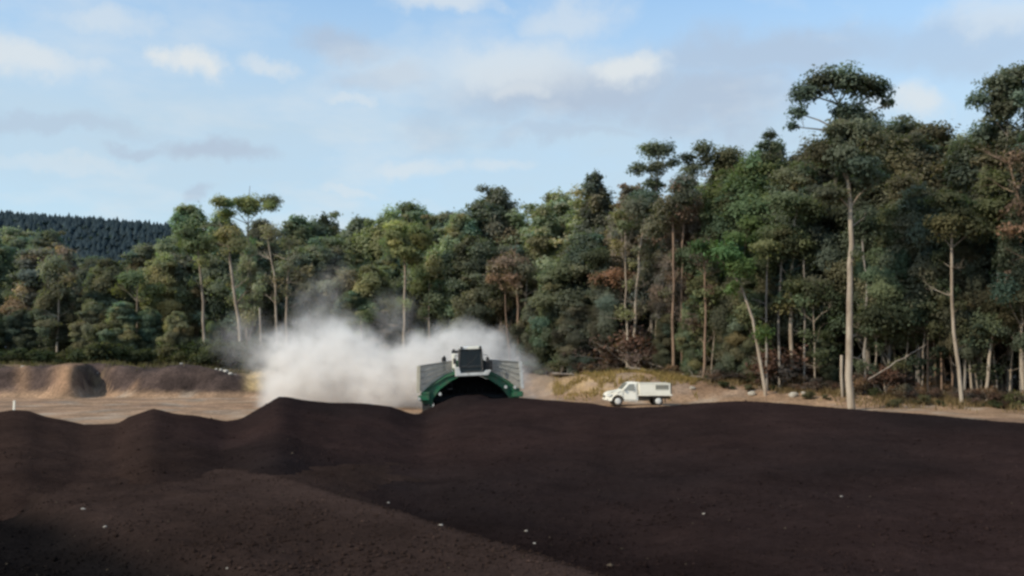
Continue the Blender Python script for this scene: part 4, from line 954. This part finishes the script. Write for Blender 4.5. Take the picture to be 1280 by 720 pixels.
# pale scraps lying on the compost
def hsurf(px, py):
    for k in range(800):
        Yd = 7 + k * .06; p = P(px, py, Yd)
        ia = hA_at(p.x, p.y)
        if p.z <= ia: return p
    return p
AX, AY = np.meshgrid(cxs, cys)
def bil(xs, ys, Z, x, y):
    if x < xs[0] or x > xs[-1] or y < ys[0] or y > ys[-1]: return -5
    i = min(len(xs) - 2, int(np.searchsorted(xs, x) - 1)); j = min(len(ys) - 2, int(np.searchsorted(ys, y) - 1)); i = max(i, 0); j = max(j, 0)
    fx = (x - xs[i]) / (xs[i + 1] - xs[i]); fy = (y - ys[j]) / (ys[j + 1] - ys[j])
    return float((Z[j, i] * (1 - fx) + Z[j, i + 1] * fx) * (1 - fy) + (Z[j + 1, i] * (1 - fx) + Z[j + 1, i + 1] * fx) * fy)
def hA_at(x, y): return max(bil(cxs, cys, HA, x, y), bil(cx2, cy2, HB, x, y), 0)
def scrap(px, py, s, lab):
    s *= .72; p = hsurf(px, py); rnd = random.Random(int(px)); mb = MB()
    vs = [Vector((math.cos(k * 1.05 + rnd.uniform(-.3, .3)) * s * rnd.uniform(.6, 1.2), math.sin(k * 1.05) * s * rnd.uniform(.5, 1.1), rnd.uniform(0, .5) * s)) for k in range(6)]
    lo = [v * .9 - Vector((0, 0, s * .4)) for v in vs]
    mb.add(vs + lo + [Vector((0, 0, s * .55))], [(k, (k + 1) % 6, 12) for k in range(6)] + [(k, 6 + k, 6 + (k + 1) % 6, (k + 1) % 6) for k in range(6)])
    o = mb.build('wood_scrap', M['scrap']); o.location = p + Vector((0, 0, s * .15)); tag(o, lab, 'scrap')
for a in [(658, 664, .055, 'pale scrap on the diagonal crest at bottom centre'), (668, 680, .06, 'flat pale scrap just below the crest scrap at bottom centre'), (1052, 621, .06, 'lone white scrap on the smooth compost at right'), (880, 643, .06, 'white scrap on the compost right of centre'),
          (104, 637, .075, 'pale scrap on the reddish compost at left'), (131, 659, .06, 'pale scrap right above the dark hollow at left'), (284, 711, .045, 'pale chip at the bottom edge of the near heap'), (485, 629, .06, 'pale chip on the diagonal crest left of centre'), (551, 657, .055, 'pale chip halfway along the diagonal crest'),
          ]:
    scrap(*a)

# ------------------------------------------------------------------ compost turning machine
MX, MY = P(587, 480, 56).x, 56.0
mz = 0.0
mach = empty('compost_turner', (MX + .05, MY, mz + .06), 0); mach.rotation_euler = (0, R(-2.2), R(6)); mach.scale = (0.94, 1, 1)
tag(mach, 'green self propelled compost turner with a glazed cab straddling the dark windrow', 'compost turner')
def arch(hw, zt, zb, n=14, pw=2.6):
    pts = []
    for k in range(n + 1):
        a = math.pi * k / n; c = math.cos(a); s = math.sin(a)
        pts.append((-hw * math.copysign(abs(c) ** (2 / pw), c), zb + (zt - zb) * abs(s) ** (2 / pw)))
    return pts
inn = [(-2.55, 0.55), (-2.45, 1.15), (-2.0, 1.72), (-1.3, 2.18), (-0.6, 2.49), (0.6, 2.49), (1.3, 2.18), (2.0, 1.72), (2.45, 1.15), (2.55, 0.55)]
outp = [(-3.20, 0.95), (-3.15, 1.55), (-2.55, 2.08), (-1.6, 2.62), (-0.8, 2.80), (0.8, 2.80), (1.6, 2.62), (2.55, 2.08), (3.15, 1.55), (3.20, 0.95)]
mb = MB(); n = len(inn); y0, y1 = -1.1, 1.5
vs = [(a, y0, b) for a, b in inn] + [(a, y0, b) for a, b in outp] + [(a, y1, b) for a, b in inn] + [(a, y1, b) for a, b in outp]
fs = []
for i in range(n - 1):
    fs += [(i, i + 1, n + i + 1, n + i), (2 * n + i, 3 * n + i, 3 * n + i + 1, 2 * n + i + 1), (n + i, n + i + 1, 3 * n + i + 1, 3 * n + i)]
fs += [(0, n, 3 * n, 2 * n), (n - 1, 3 * n - 1 + 0, 4 * n - 1, 2 * n - 1)] if False else [(0, n, 3 * n, 2 * n), (n - 1, 2 * n - 1, 4 * n - 1, 3 * n - 1)]
mb.add(vs, fs); mb.build('arch_housing', M['green'], mach, .03)
# inner lining and rear curtain of the tunnel
mb = MB(); li = [(a * .985, b - .02) for a, b in inn]
vs = [(a, y0 + .02, b) for a, b in li] + [(a, y1, b) for a, b in li]
mb.add(vs, [(i, i + 1, n + i + 1, n + i) for i in range(n - 1)])
mb.add([(a, y1 - .05, b) for a, b in li] + [(2.5, y1 - .05, .0), (-2.5, y1 - .05, .0)], [tuple(range(n + 2))])
mb.build('tunnel_lining', M['lining'], mach)
# rotor drum with paddles
mb = MB(); mb.tube([(-2.4, .5, 1.0), (2.4, .5, 1.0)], [.34, .34], 14)
for k in range(40):
    a = k * 2.4; x = -2.3 + k * .118; d = Vector((0, math.cos(a), math.sin(a)))
    mb.bar(Vector((x, .5, 1.0)) + d * .3, Vector((x, .5, 1.0)) + d * .68, .07)
mb.build('rotor', M['black'], mach)
# ribs along the front of the arch
for s in (-1, 1):
    mb = MB()
    mb.tube([(s * 3.1, y0 - .04, 1.45), (s * 2.5, y0 - .05, 1.96), (s * 1.6, y0 - .05, 2.46), (s * .9, y0 - .04, 2.62)], [.045] * 4, 6); mb.build('pipe', M['green'], mach)
    # dusty side hoppers: perforated sheet in a frame
    pan = [(s * 3.42, 1.75), (s * 3.34, 3.20), (s * 1.15, 3.42), (s * 1.15, 2.72), (s * 1.6, 2.60), (s * 2.5, 2.12), (s * 3.1, 1.62)]
    mb = MB(); mb.add([(a, y0 + .10 - (abs(a) - 1.1) * .18, b) for a, b in pan], [tuple(range(7)) if s > 0 else tuple(range(6, -1, -1))])
    pm = mb.build('side_panel', M['perf'], mach)
    mb = MB(); sp = [(-.3, 1.75), (1.3, 1.75), (1.3, 3.15), (-.3, 3.20)]
    mb.add([(s * (3.41 - .06 * (z - 1.75)), y0 + .05 + y, z) for y, z in sp], [(0, 1, 2, 3)]); mb.build('side_panel', M['perf'], mach)
    mb = MB()
    for k in range(0):
        t = (k + .5) / 6; xa = s * (1.2 + 2.15 * t); zt = 3.42 - .22 * t; zb = np.interp(abs(xa), [1.15, 1.6, 2.5, 3.1, 3.42], [2.72, 2.6, 2.12, 1.62, 1.75])
        mb.bar((xa, y0 + .07 - (abs(xa) - 1.1) * .18, zb), (xa, y0 + .07 - (abs(xa) - 1.1) * .18, zt), .028)
    for q in (.28, .52, .76):
        lo_ = [(x_, float(np.interp(x_, [1.15, 1.6, 2.5, 3.1, 3.42], [2.72, 2.6, 2.12, 1.62, 1.75])) * (1 - q) + (3.42 - .22 * (x_ - 1.15) / 2.19) * q) for x_ in (1.2, 1.8, 2.5, 3.05, 3.3)]
        mb.tube([(s * x_, y0 + .06 - (x_ - 1.1) * .18, z_) for x_, z_ in lo_], [.022] * 5, 5)
    mb.bar((s * 1.15, y0 + .06, 3.42), (s * 3.34, y0 - .34, 3.2), .07)
    mb.build('panel_frame', M['grey_panel'], pm)
    mb = MB(); mb.add([(s * 3.50, y0 - .42, 1.55), (s * 3.28, y0 - .44, 1.58), (s * 3.20, y0 - .42, 3.22), (s * 3.42, y0 - .40, 3.24), (s * 3.52, y0 - .05, 1.55), (s * 3.30, y0 - .02, 1.58), (s * 3.22, y0 - .02, 3.22), (s * 3.44, y0 - .02, 3.24)],
                      [(0, 1, 2, 3), (4, 7, 6, 5), (0, 3, 7, 4), (1, 5, 6, 2), (2, 6, 7, 3), (0, 4, 5, 1)])
    mb.build('edge_post', M['tan_edge'] if s < 0 else M['offwhite'], mach, .02)
    # corner bumper box
    mb = MB(); mb.box((s * 3.05, y0 - .2, 1.25), (.75, .55, .34)); mb.box((s * 2.95, y0 - .16, 1.52), (.6, .4, .2)); mb.build('corner_guard', M['green'], mach, .05)
    # track unit
    mb = MB(); prof = []
    for k in range(9): a = math.pi / 2 + math.pi * k / 8; prof.append((-1.15 + math.cos(a) * .42, .44 + math.sin(a) * .42))
    for k in range(9): a = -math.pi / 2 + math.pi * k / 8; prof.append((1.55 + math.cos(a) * .42, .44 + math.sin(a) * .42))
    mb.prism(prof, s * 2.68, s * 3.14, 'x', True)
    tr = mb
    per = len(prof)
    for k in range(per):
        a_, b_ = prof[k], prof[(k + 1) % per]; L = math.hypot(b_[0] - a_[0], b_[1] - a_[1]); m_ = max(1, int(L / .19))
        for q in range(m_):
            t = (q + .5) / m_; yy, zz = a_[0] + (b_[0] - a_[0]) * t, a_[1] + (b_[1] - a_[1]) * t; an = math.atan2(b_[1] - a_[1], b_[0] - a_[0])
            mb.box((s * 2.91, yy, zz), (.5, .07, .09), Matrix.Rotation(an, 3, 'X'))
    to = mb.build('track', M['rubber'], mach)
    for yy, rr in ((-1.15, .3), (1.55, .3), (-.45, .17), (.2, .17), (.85, .17)):
        mb = MB(); mb.tube([(s * 2.66, yy, .44 if rr > .2 else .3), (s * 3.17, yy, .44 if rr > .2 else .3)], [rr, rr], 16); mb.build('track_wheel', M['black'], to)
    # mud plate in front of the track
    mb = MB(); mb.prism([(s * 2.42, .95), (s * 2.85, .15), (s * 2.55, .12), (s * 2.38, .45)], y0 - .36, y0 - .32); mb.build('scraper_plate', M['offwhite'], mach)
    mb = MB(); mb.box((s * 2.95, .2, .95), (.4, 2.2, .22)); mb.build('track_frame', M['green'], mach, .03)
# lamps on the arch
for x, z in ((-2.0, 1.46), (-3.35, 1.22), (2.28, 1.72), (2.88, 1.68)):
    mb = MB(); mb.tube([(x, y0 - .02, z), (x, y0 - .30, z), (x, y0 - .52, z)], [.04, .08, .115], 12); lo = mb.build('work_lamp', M['black'], mach)
    mb = MB(); mb.tube([(x, y0 - .521, z), (x, y0 - .54, z)], [.10, .09], 12); mb.build('lens', M['lamp'], lo)
# cab
cabz, cb = 2.62, -1.75
mb = MB(); mb.prism([(-.78, 2.74), (.98, 2.74), (1.12, 2.92), (-.62, 2.92)] if False else [(-.95, 2.50), (1.15, 2.50), (1.32, 2.78), (1.0, 2.78), (.9, 2.68), (-.62, 2.68), (-.72, 3.02), (-.98, 3.02)], cb - .30, cb + .15)
mb.build('bumper', M['offwhite'], mach, .03)
mb = MB(); mb.box((.08, cb + .75, 2.66), (1.75, 1.6, .12)); mb.build('cab_floor', M['black'], mach, .02)
fx0, fx1, rx0, rx1, zt = -.68, .82, -.62, .76, 4.10
mb = MB()
P4 = [((fx0, cb, 2.7), (rx0, cb + .15, zt)), ((fx1, cb, 2.7), (rx1, cb + .15, zt)), ((fx0, cb + 1.45, 2.7), (rx0, cb + 1.45, zt)), ((fx1, cb + 1.45, 2.7), (rx1, cb + 1.45, zt))]
for a, b in P4: mb.bar(a, b, .11)
for z in (2.72, zt):
    c = [(fx0, cb, z), (fx1, cb, z), (fx1, cb + 1.45, z), (fx0, cb + 1.45, z)] if z < 3 else [(rx0, cb + .15, z), (rx1, cb + .15, z), (rx1, cb + 1.45, z), (rx0, cb + 1.45, z)]
    for k in range(4): mb.bar(c[k], c[(k + 1) % 4], .11)
mb.bar((fx0, cb + .02, 3.05), (fx1, cb + .02, 3.05), .07)
mb.build('cab_frame', M['plastic'], mach)
mb = MB(); mb.add([(fx0, cb + .01, 2.75), (fx1, cb + .01, 2.75), (rx1, cb + .16, zt - .05), (rx0, cb + .16, zt - .05)], [(0, 1, 2, 3)]); mb.build('windscreen', M['glass'], mach)
for a, b in (((fx0, rx0)), ((fx1, rx1))):
    mb = MB(); mb.add([(a, cb + .02, 2.75), (a, cb + 1.43, 2.75), (b, cb + 1.43, zt - .05), (b, cb + .18, zt - .05)], [(0, 1, 2, 3)]); mb.build('side_window', M['glass'], mach)
mb = MB(); mb.add([(fx0, cb + 1.44, 2.75), (fx1, cb + 1.44, 2.75), (rx1, cb + 1.44, zt), (rx0, cb + 1.44, zt)], [(0, 1, 2, 3)]); mb.build('rear_wall', M['black'], mach)
mb = MB(); mb.prism([(cb + .0, 4.13), (cb + 1.55, 4.17), (cb + 1.5, 4.27), (cb + .3, 4.29), (cb + .02, 4.22)], -.62, .78, 'x'); ro = mb.build('cab_roof', M['offwhite'], mach, .03)
mb = MB(); mb.box((.26, cb - .03, 4.19), (.72, .12, .17)); mb.build('light_bar', M['white'], ro, .02)
for x in (-.52, .70):
    mb = MB(); mb.box((x, cb - .04, 4.22), (.14, .1, .12)); mb.build('work_lamp', M['plastic'], ro, .02)
mb = MB(); mb.box((.1, cb + .75, 3.0), (.55, .5, .16)); mb.box((.1, cb + 1.0, 3.4), (.5, .14, .75)); mb.box((.1, cb + 1.0, 3.86), (.28, .1, .2)); mb.build('seat', M['seat'], mach, .05)
mb = MB(); mb.tube([(.1, cb + .25, 2.75), (.1, cb + .35, 3.15)], [.04, .04], 8); mb.tube([(.1 + math.cos(k * .5236) * .19, cb + .36 + math.sin(k * .5236) * .06, 3.2 + math.sin(k * .5236) * .17) for k in range(13)], [.02] * 13, 6, False); mb.build('steering_wheel', M['plastic'], mach)
mb = MB(); mb.tube([(-.3, cb - .05, 3.1), (.2, cb - .02, 3.45), (.5, cb + .03, 3.75)], [.016] * 3, 5); mb.build('wiper', M['plastic'], mach)
# white column, exhaust, mirrors, rails, engine box behind
mb = MB(); mb.box((-1.02, cb + .45, 3.42), (.24, .5, .95)); mb.build('air_intake', M['white'], mach, .05)
mb = MB(); mb.box((-.94, cb + .5, 3.98), (.42, .45, .17)); mb.tube([(-1.02, cb + .5, 3.9), (-1.02, cb + .5, 4.15)], [.1, .1], 10); mb.build('intake_cap', M['plastic'], mach, .03)
mb = MB(); mb.tube([(-1.62, .3, 2.8), (-1.62, .3, 3.55), (-1.60, .15, 3.72)], [.07, .07, .07], 10); mb.tube([(-1.62, .3, 3.3), (-1.62, .3, 3.66)], [.15, .15], 12); mb.build('exhaust', M['black'], mach)
for s, x in ((-1, fx0 - .04), (1, fx1 + .04)):
    mb = MB(); mb.tube([(x, cb + .1, 3.75), (x + s * .25, cb - .1, 3.72), (x + s * .28, cb - .1, 3.5)], [.02] * 3, 6); mi = mb.build('mirror_arm', M['plastic'], mach)
    mb = MB(); mb.box((x + s * .28, cb - .12, 3.42), (.2, .07, .34)); mb.build('mirror', M['plastic'], mi, .02)
mb = MB()
for x in (1.0, 1.35):
    mb.tube([(x, cb + .2, 2.75), (x, cb + .2, 3.35), (x, cb + 1.2, 3.35), (x, cb + 1.2, 2.75)], [.022] * 4, 6)
mb.tube([(1.0, cb + .2, 3.35), (1.35, cb + .2, 3.35)], [.022] * 2, 6); mb.tube([(1.0, cb + .2, 3.05), (1.35, cb + .2, 3.05)], [.022] * 2, 6)
mb.build('handrail', M['plastic'], mach)
mb = MB(); mb.box((1.22, cb + .8, 3.05), (.5, 1.0, .6)); mb.build('tool_box', M['plastic'], mach, .04)
mb = MB(); mb.box((0, .65, 3.12), (2.2, 1.6, .64)); eo = mb.build('engine_cover', M['green'], mach, .07)
mb = MB()
for k in range(7): mb.box((-.9 + k * .3, -.17, 3.15), (.16, .03, .4))
mb.build('grille', M['black'], eo)
mb = MB()
for k in range(4): mb.box((-1.35 + 0.0, cb + .9 - .0, 2.68 - k * .32), (.35, .25, .04))
for dx in (-.17, .17): mb.bar((-1.35 + dx, cb + .9, 1.65), (-1.35 + dx, cb + .9, 2.75), .04)
mb.build('ladder', M['black'], mach)

# ------------------------------------------------------------------ white ute
ux0 = P(755, 500, 67).x; UL = 4.95
ute = empty('ute', (ux0 + UL / 2 + .02, 67, gz(ux0 + 2.4, 67)), R(4))
tag(ute, 'white single cab ute with a white canopy box parked side on behind the compost', 'ute')
# x runs from the nose (-2.5) to the tail (+2.45); side profile, width by station
def wheelarch(cx, r, n=9): return [(cx + math.cos(math.pi - math.pi * k / (n - 1)) * r, .34 + math.sin(math.pi * k / (n - 1)) * r) for k in range(n)]
low = [(-2.50, .46), (-2.30, .36)] + wheelarch(-1.62, .44)[0:] + [(-1.1, .34), (-.1, .34)]
up = [(-.1, 1.72), (-.32, 1.76), (-.62, 1.74), (-.85, 1.66), (-1.32, 1.18), (-1.5, 1.12), (-2.1, 1.02), (-2.36, .92), (-2.49, .76)]
prof = low + up
def halfw(x, z):
    w = .86 - .02 * max(0, -1.9 - x) * 6
    if x < -2.1: w -= .16 * ((-2.1 - x) / .4) ** 2
    if z > 1.05: w -= .26 * (z - 1.05) / .7 * (1 if x > -1.35 else .35)
    return w
mb = MB(); n = len(prof)
vs = [(x, -halfw(x, z), z) for x, z in prof] + [(x, halfw(x, z), z) for x, z in prof]
mb.add(vs, [(i, (i + 1) % n, n + (i + 1) % n, n + i) for i in range(n)]); mb.add(vs[:n], [tuple(range(n))]); mb.add(vs[n:], [tuple(range(n - 1, -1, -1))])
mb.build('cab_body', M['white'], ute, .035)
for s in (-1, 1):
    def sp(x, z, o=.004): return (x, s * (halfw(x, z) + o), z)
    win = [(-1.16, 1.17), (-.36, 1.17), (-.36, 1.60), (-.74, 1.60)]
    mb = MB(); mb.add([sp(*q, .012) for q in win], [(0, 1, 2, 3)]); wo_ = mb.build('side_window', M['tint'], ute)
    dl = [(-1.22, 1.12), (-1.24, .46), (-.22, .42), (-.20, 1.66)]
    mb = MB()
    for k in range(3): mb.tube([sp(*dl[k], .004), sp(*dl[k + 1], .004)], [.010] * 2, 4)
    do = mb.build('door_seam', M['plastic'], ute)
    mb = MB(); mb.box(sp(-.38, 1.02, .02), (.16, .03, .035)); mb.build('door_handle', M['plastic'], ute, .008)
    mb = MB(); mb.box(sp(-1.2, 1.22, .13), (.12, .18, .15)); mb.build('mirror', M['white'], ute, .03)
    mb = MB(); mb.add([(-2.47, s * .70, .70), (-2.20, s * .875, .74), (-2.12, s * .875, .92), (-2.38, s * .72, .88)], [(0, 1, 2, 3)])
    mb.build('headlight', M['lamp'], ute)
    for cx in (-1.62, 1.42):
        mb = MB(); mb.tube([(cx, s * .62, .34), (cx, s * .645, .34), (cx, s * .83, .34), (cx, s * .855, .34)], [.31, .345, .345, .31], 24); ty = mb.build('wheel', M['rubber'], ute)
        mb = MB(); mb.tube([(cx, s * .80, .34), (cx, s * .865, .34), (cx, s * .868, .34)], [.235, .225, .10], 20)
        for k in range(6): a = k * 1.047; mb.tube([(cx + math.cos(a) * .15, s * .868, .34 + math.sin(a) * .15), (cx + math.cos(a) * .15, s * .875, .34 + math.sin(a) * .15)], [.03, .025], 6)
        mb.build('rim', M['rim'], ty)
        if cx < 0:
            mb = MB(); pr_ = wheelarch(cx, .44, 11); mb.tube([(a, s * .80, b) for a, b in pr_], [.04] * 11, 6); mb.build('arch_lip', M['plastic'], ute)
mb = MB(); mb.add([(-1.30, -.72, 1.21), (-1.30, .72, 1.21), (-.88, .62, 1.655), (-.88, -.62, 1.655)], [(0, 1, 2, 3)])
ws = mb.build('windscreen', M['tint'], ute); ws.location = (-.022, 0, .022)
mb = MB(); mb.box((-2.50, 0, .66), (.03, .9, .16)); mb.build('grille', M['plastic'], ute, .01)
mb = MB(); mb.box((-2.44, 0, .47), (.16, 1.5, .16)); mb.build('bumper', M['white'], ute, .04)
# chassis, fuel tank, canopy box
mb = MB()
for y in (-.4, .4): mb.box((1.1, y, .56), (2.7, .10, .14))
mb.box((.45, -.56, .50), (.75, .3, .28)); mb.box((.4, .56, .50), (.75, .3, .28)); mb.box((1.42, 0, .34), (.14, 1.2, .14)); mb.build('chassis', M['chassis'], ute, .01)
mb = MB(); mb.box((1.20, 0, .79), (2.52, 1.82, .12)); mb.build('tray', M['white'], ute, .02)
mb = MB(); mb.box((1.16, 0, 1.235), (2.36, 1.74, .77)); mb.box((1.16, 0, 1.635), (2.42, 1.80, .045)); cn = mb.build('canopy_box', M['white'], ute, .02)
for s in (-1, 1):
    mb = MB(); mb.box((1.70, s * .873, 1.35), (1.0, .012, .40)); mb.build('side_window', M['tint'], cn, .004)
    mb = MB(); mb.box((1.70, s * .876, 1.55), (1.06, .02, .03)); mb.box((1.70, s * .876, 1.19), (1.06, .02, .03)); mb.box((1.185, s * .876, 1.37), (.03, .02, .33)); mb.box((2.215, s * .876, 1.37), (.03, .02, .33)); mb.build('window_frame', M['white'], cn)
    mb = MB(); mb.box((.55, s * .873, 1.25), (1.02, .014, .62)); mb.build('side_hatch', M['white'], cn, .004)
    mb = MB(); mb.box((1.42, s * .78, .60), (.9, .2, .05)); mb.box((1.95, s * .72, .45), (.03, .28, .42)); mb.build('mudguard', M['rubber'], ute)
    mb = MB(); mb.box((2.47, s * .72, .79), (.03, .22, .1)); mb.build('tail_light', M['red'], ute)
mb = MB(); mb.box((2.40, 0, 1.24), (.10, 1.5, .74)); mb.build('rear_door', M['plastic'], cn, .01)
mb = MB(); mb.tube([(-.02, -.62, 1.0), (-.02, -.62, 1.70), (-.02, .62, 1.70), (-.02, .62, 1.0)], [.03] * 4, 8); mb.build('headboard', M['white'], ute)

# ------------------------------------------------------------------ dust and steam behind the machine
BL_ = [  # px, py, r px, distance, weight
 (430, 468, 62, 66, 1.0), (385, 472, 58, 66, 1.0), (355, 450, 48, 67, .8), (480, 478, 56, 64, 1.0), (395, 425, 42, 69, .42), (425, 430, 44, 68, .45), (530, 452, 50, 63, 1.0), (575, 442, 47, 63.5, 1.0), (612, 450, 44, 64, .9), (560, 480, 60, 64, .9),
 (640, 460, 34, 64.5, .38), (668, 488, 36, 64.5, .14), (418, 352, 30, 73, .06), (312, 425, 42, 70, .13), (400, 388, 42, 71, .12), (495, 395, 36, 70, .10), (283, 430, 32, 71, .08), (450, 440, 40, 66, .6), (365, 500, 45, 65, .9)]
blobs = []
for px, py, r, Yd, w in BL_:
    p = P(px, py, Yd); blobs.append((p, r * Yd / F * 1.12, w))
bm = bmesh.new()
for p, r, w in blobs:
    bmesh.ops.create_icosphere(bm, subdivisions=3, radius=r + .55, matrix=Matrix.Translation(p))
me = bpy.data.meshes.new('dust_cloud'); bm.to_mesh(me); bm.free()
tmp = bpy.data.objects.new('dust_tmp', me); COL.objects.link(tmp)
md = tmp.modifiers.new('r', 'REMESH'); md.mode = 'VOXEL'; md.voxel_size = 0.45
dg = bpy.context.evaluated_depsgraph_get()
me2 = bpy.data.meshes.new_from_object(tmp.evaluated_get(dg)); bpy.data.objects.remove(tmp)
me2.name = 'dust_cloud'
m, nt, out = mat('dust_volume')
pos = N(nt, 'ShaderNodeTexCoord').outputs['Object']
nz = N(nt, 'ShaderNodeTexNoise'); nz.inputs['Scale'].default_value = 0.42; nz.inputs['Detail'].default_value = 5; nz.inputs['Roughness'].default_value = 0.6
nt.links.new(pos, nz.inputs['Vector'])
wv = N(nt, 'ShaderNodeVectorMath', operation='MULTIPLY_ADD'); nt.links.new(nz.outputs['Color'], wv.inputs[0]); wv.inputs[1].default_value = (3.0, 3.0, 3.0)
of = N(nt, 'ShaderNodeVectorMath', operation='ADD'); nt.links.new(pos, of.inputs[0]); of.inputs[1].default_value = (-1.5, -1.5, -1.5); nt.links.new(of.outputs[0], wv.inputs[2])
acc = None
for p, r, w in blobs:
    ds = N(nt, 'ShaderNodeVectorMath', operation='DISTANCE'); nt.links.new(wv.outputs[0], ds.inputs[0]); ds.inputs[1].default_value = p
    mr = N(nt, 'ShaderNodeMapRange', interpolation_type='SMOOTHSTEP'); nt.links.new(ds.outputs[1], mr.inputs[0])
    mr.inputs[1].default_value = r * .98; mr.inputs[2].default_value = r * .25; mr.inputs[3].default_value = 0; mr.inputs[4].default_value = w
    acc = mr.outputs[0] if acc is None else math_(nt, 'ADD', acc, mr.outputs[0])
n2 = noise(nt, 0.9, 5, 0.62, pos)
dens = math_(nt, 'MULTIPLY', acc, ramp(nt, n2, 0.34, 0.64, 0.02, 1.35))
vs_ = N(nt, 'ShaderNodeVolumePrincipled'); vs_.inputs['Color'].default_value = (0.945, 0.920, 0.892, 1); vs_.inputs['Anisotropy'].default_value = 0.0
nt.links.new(math_(nt, 'MULTIPLY', dens, 0.85), vs_.inputs['Density']); nt.links.new(vs_.outputs[0], out.inputs['Volume'])
dc = link('dust_cloud', me2, m)
tag(dc, 'billowing pale cloud of dust and steam behind and left of the green machine', 'dust cloud')
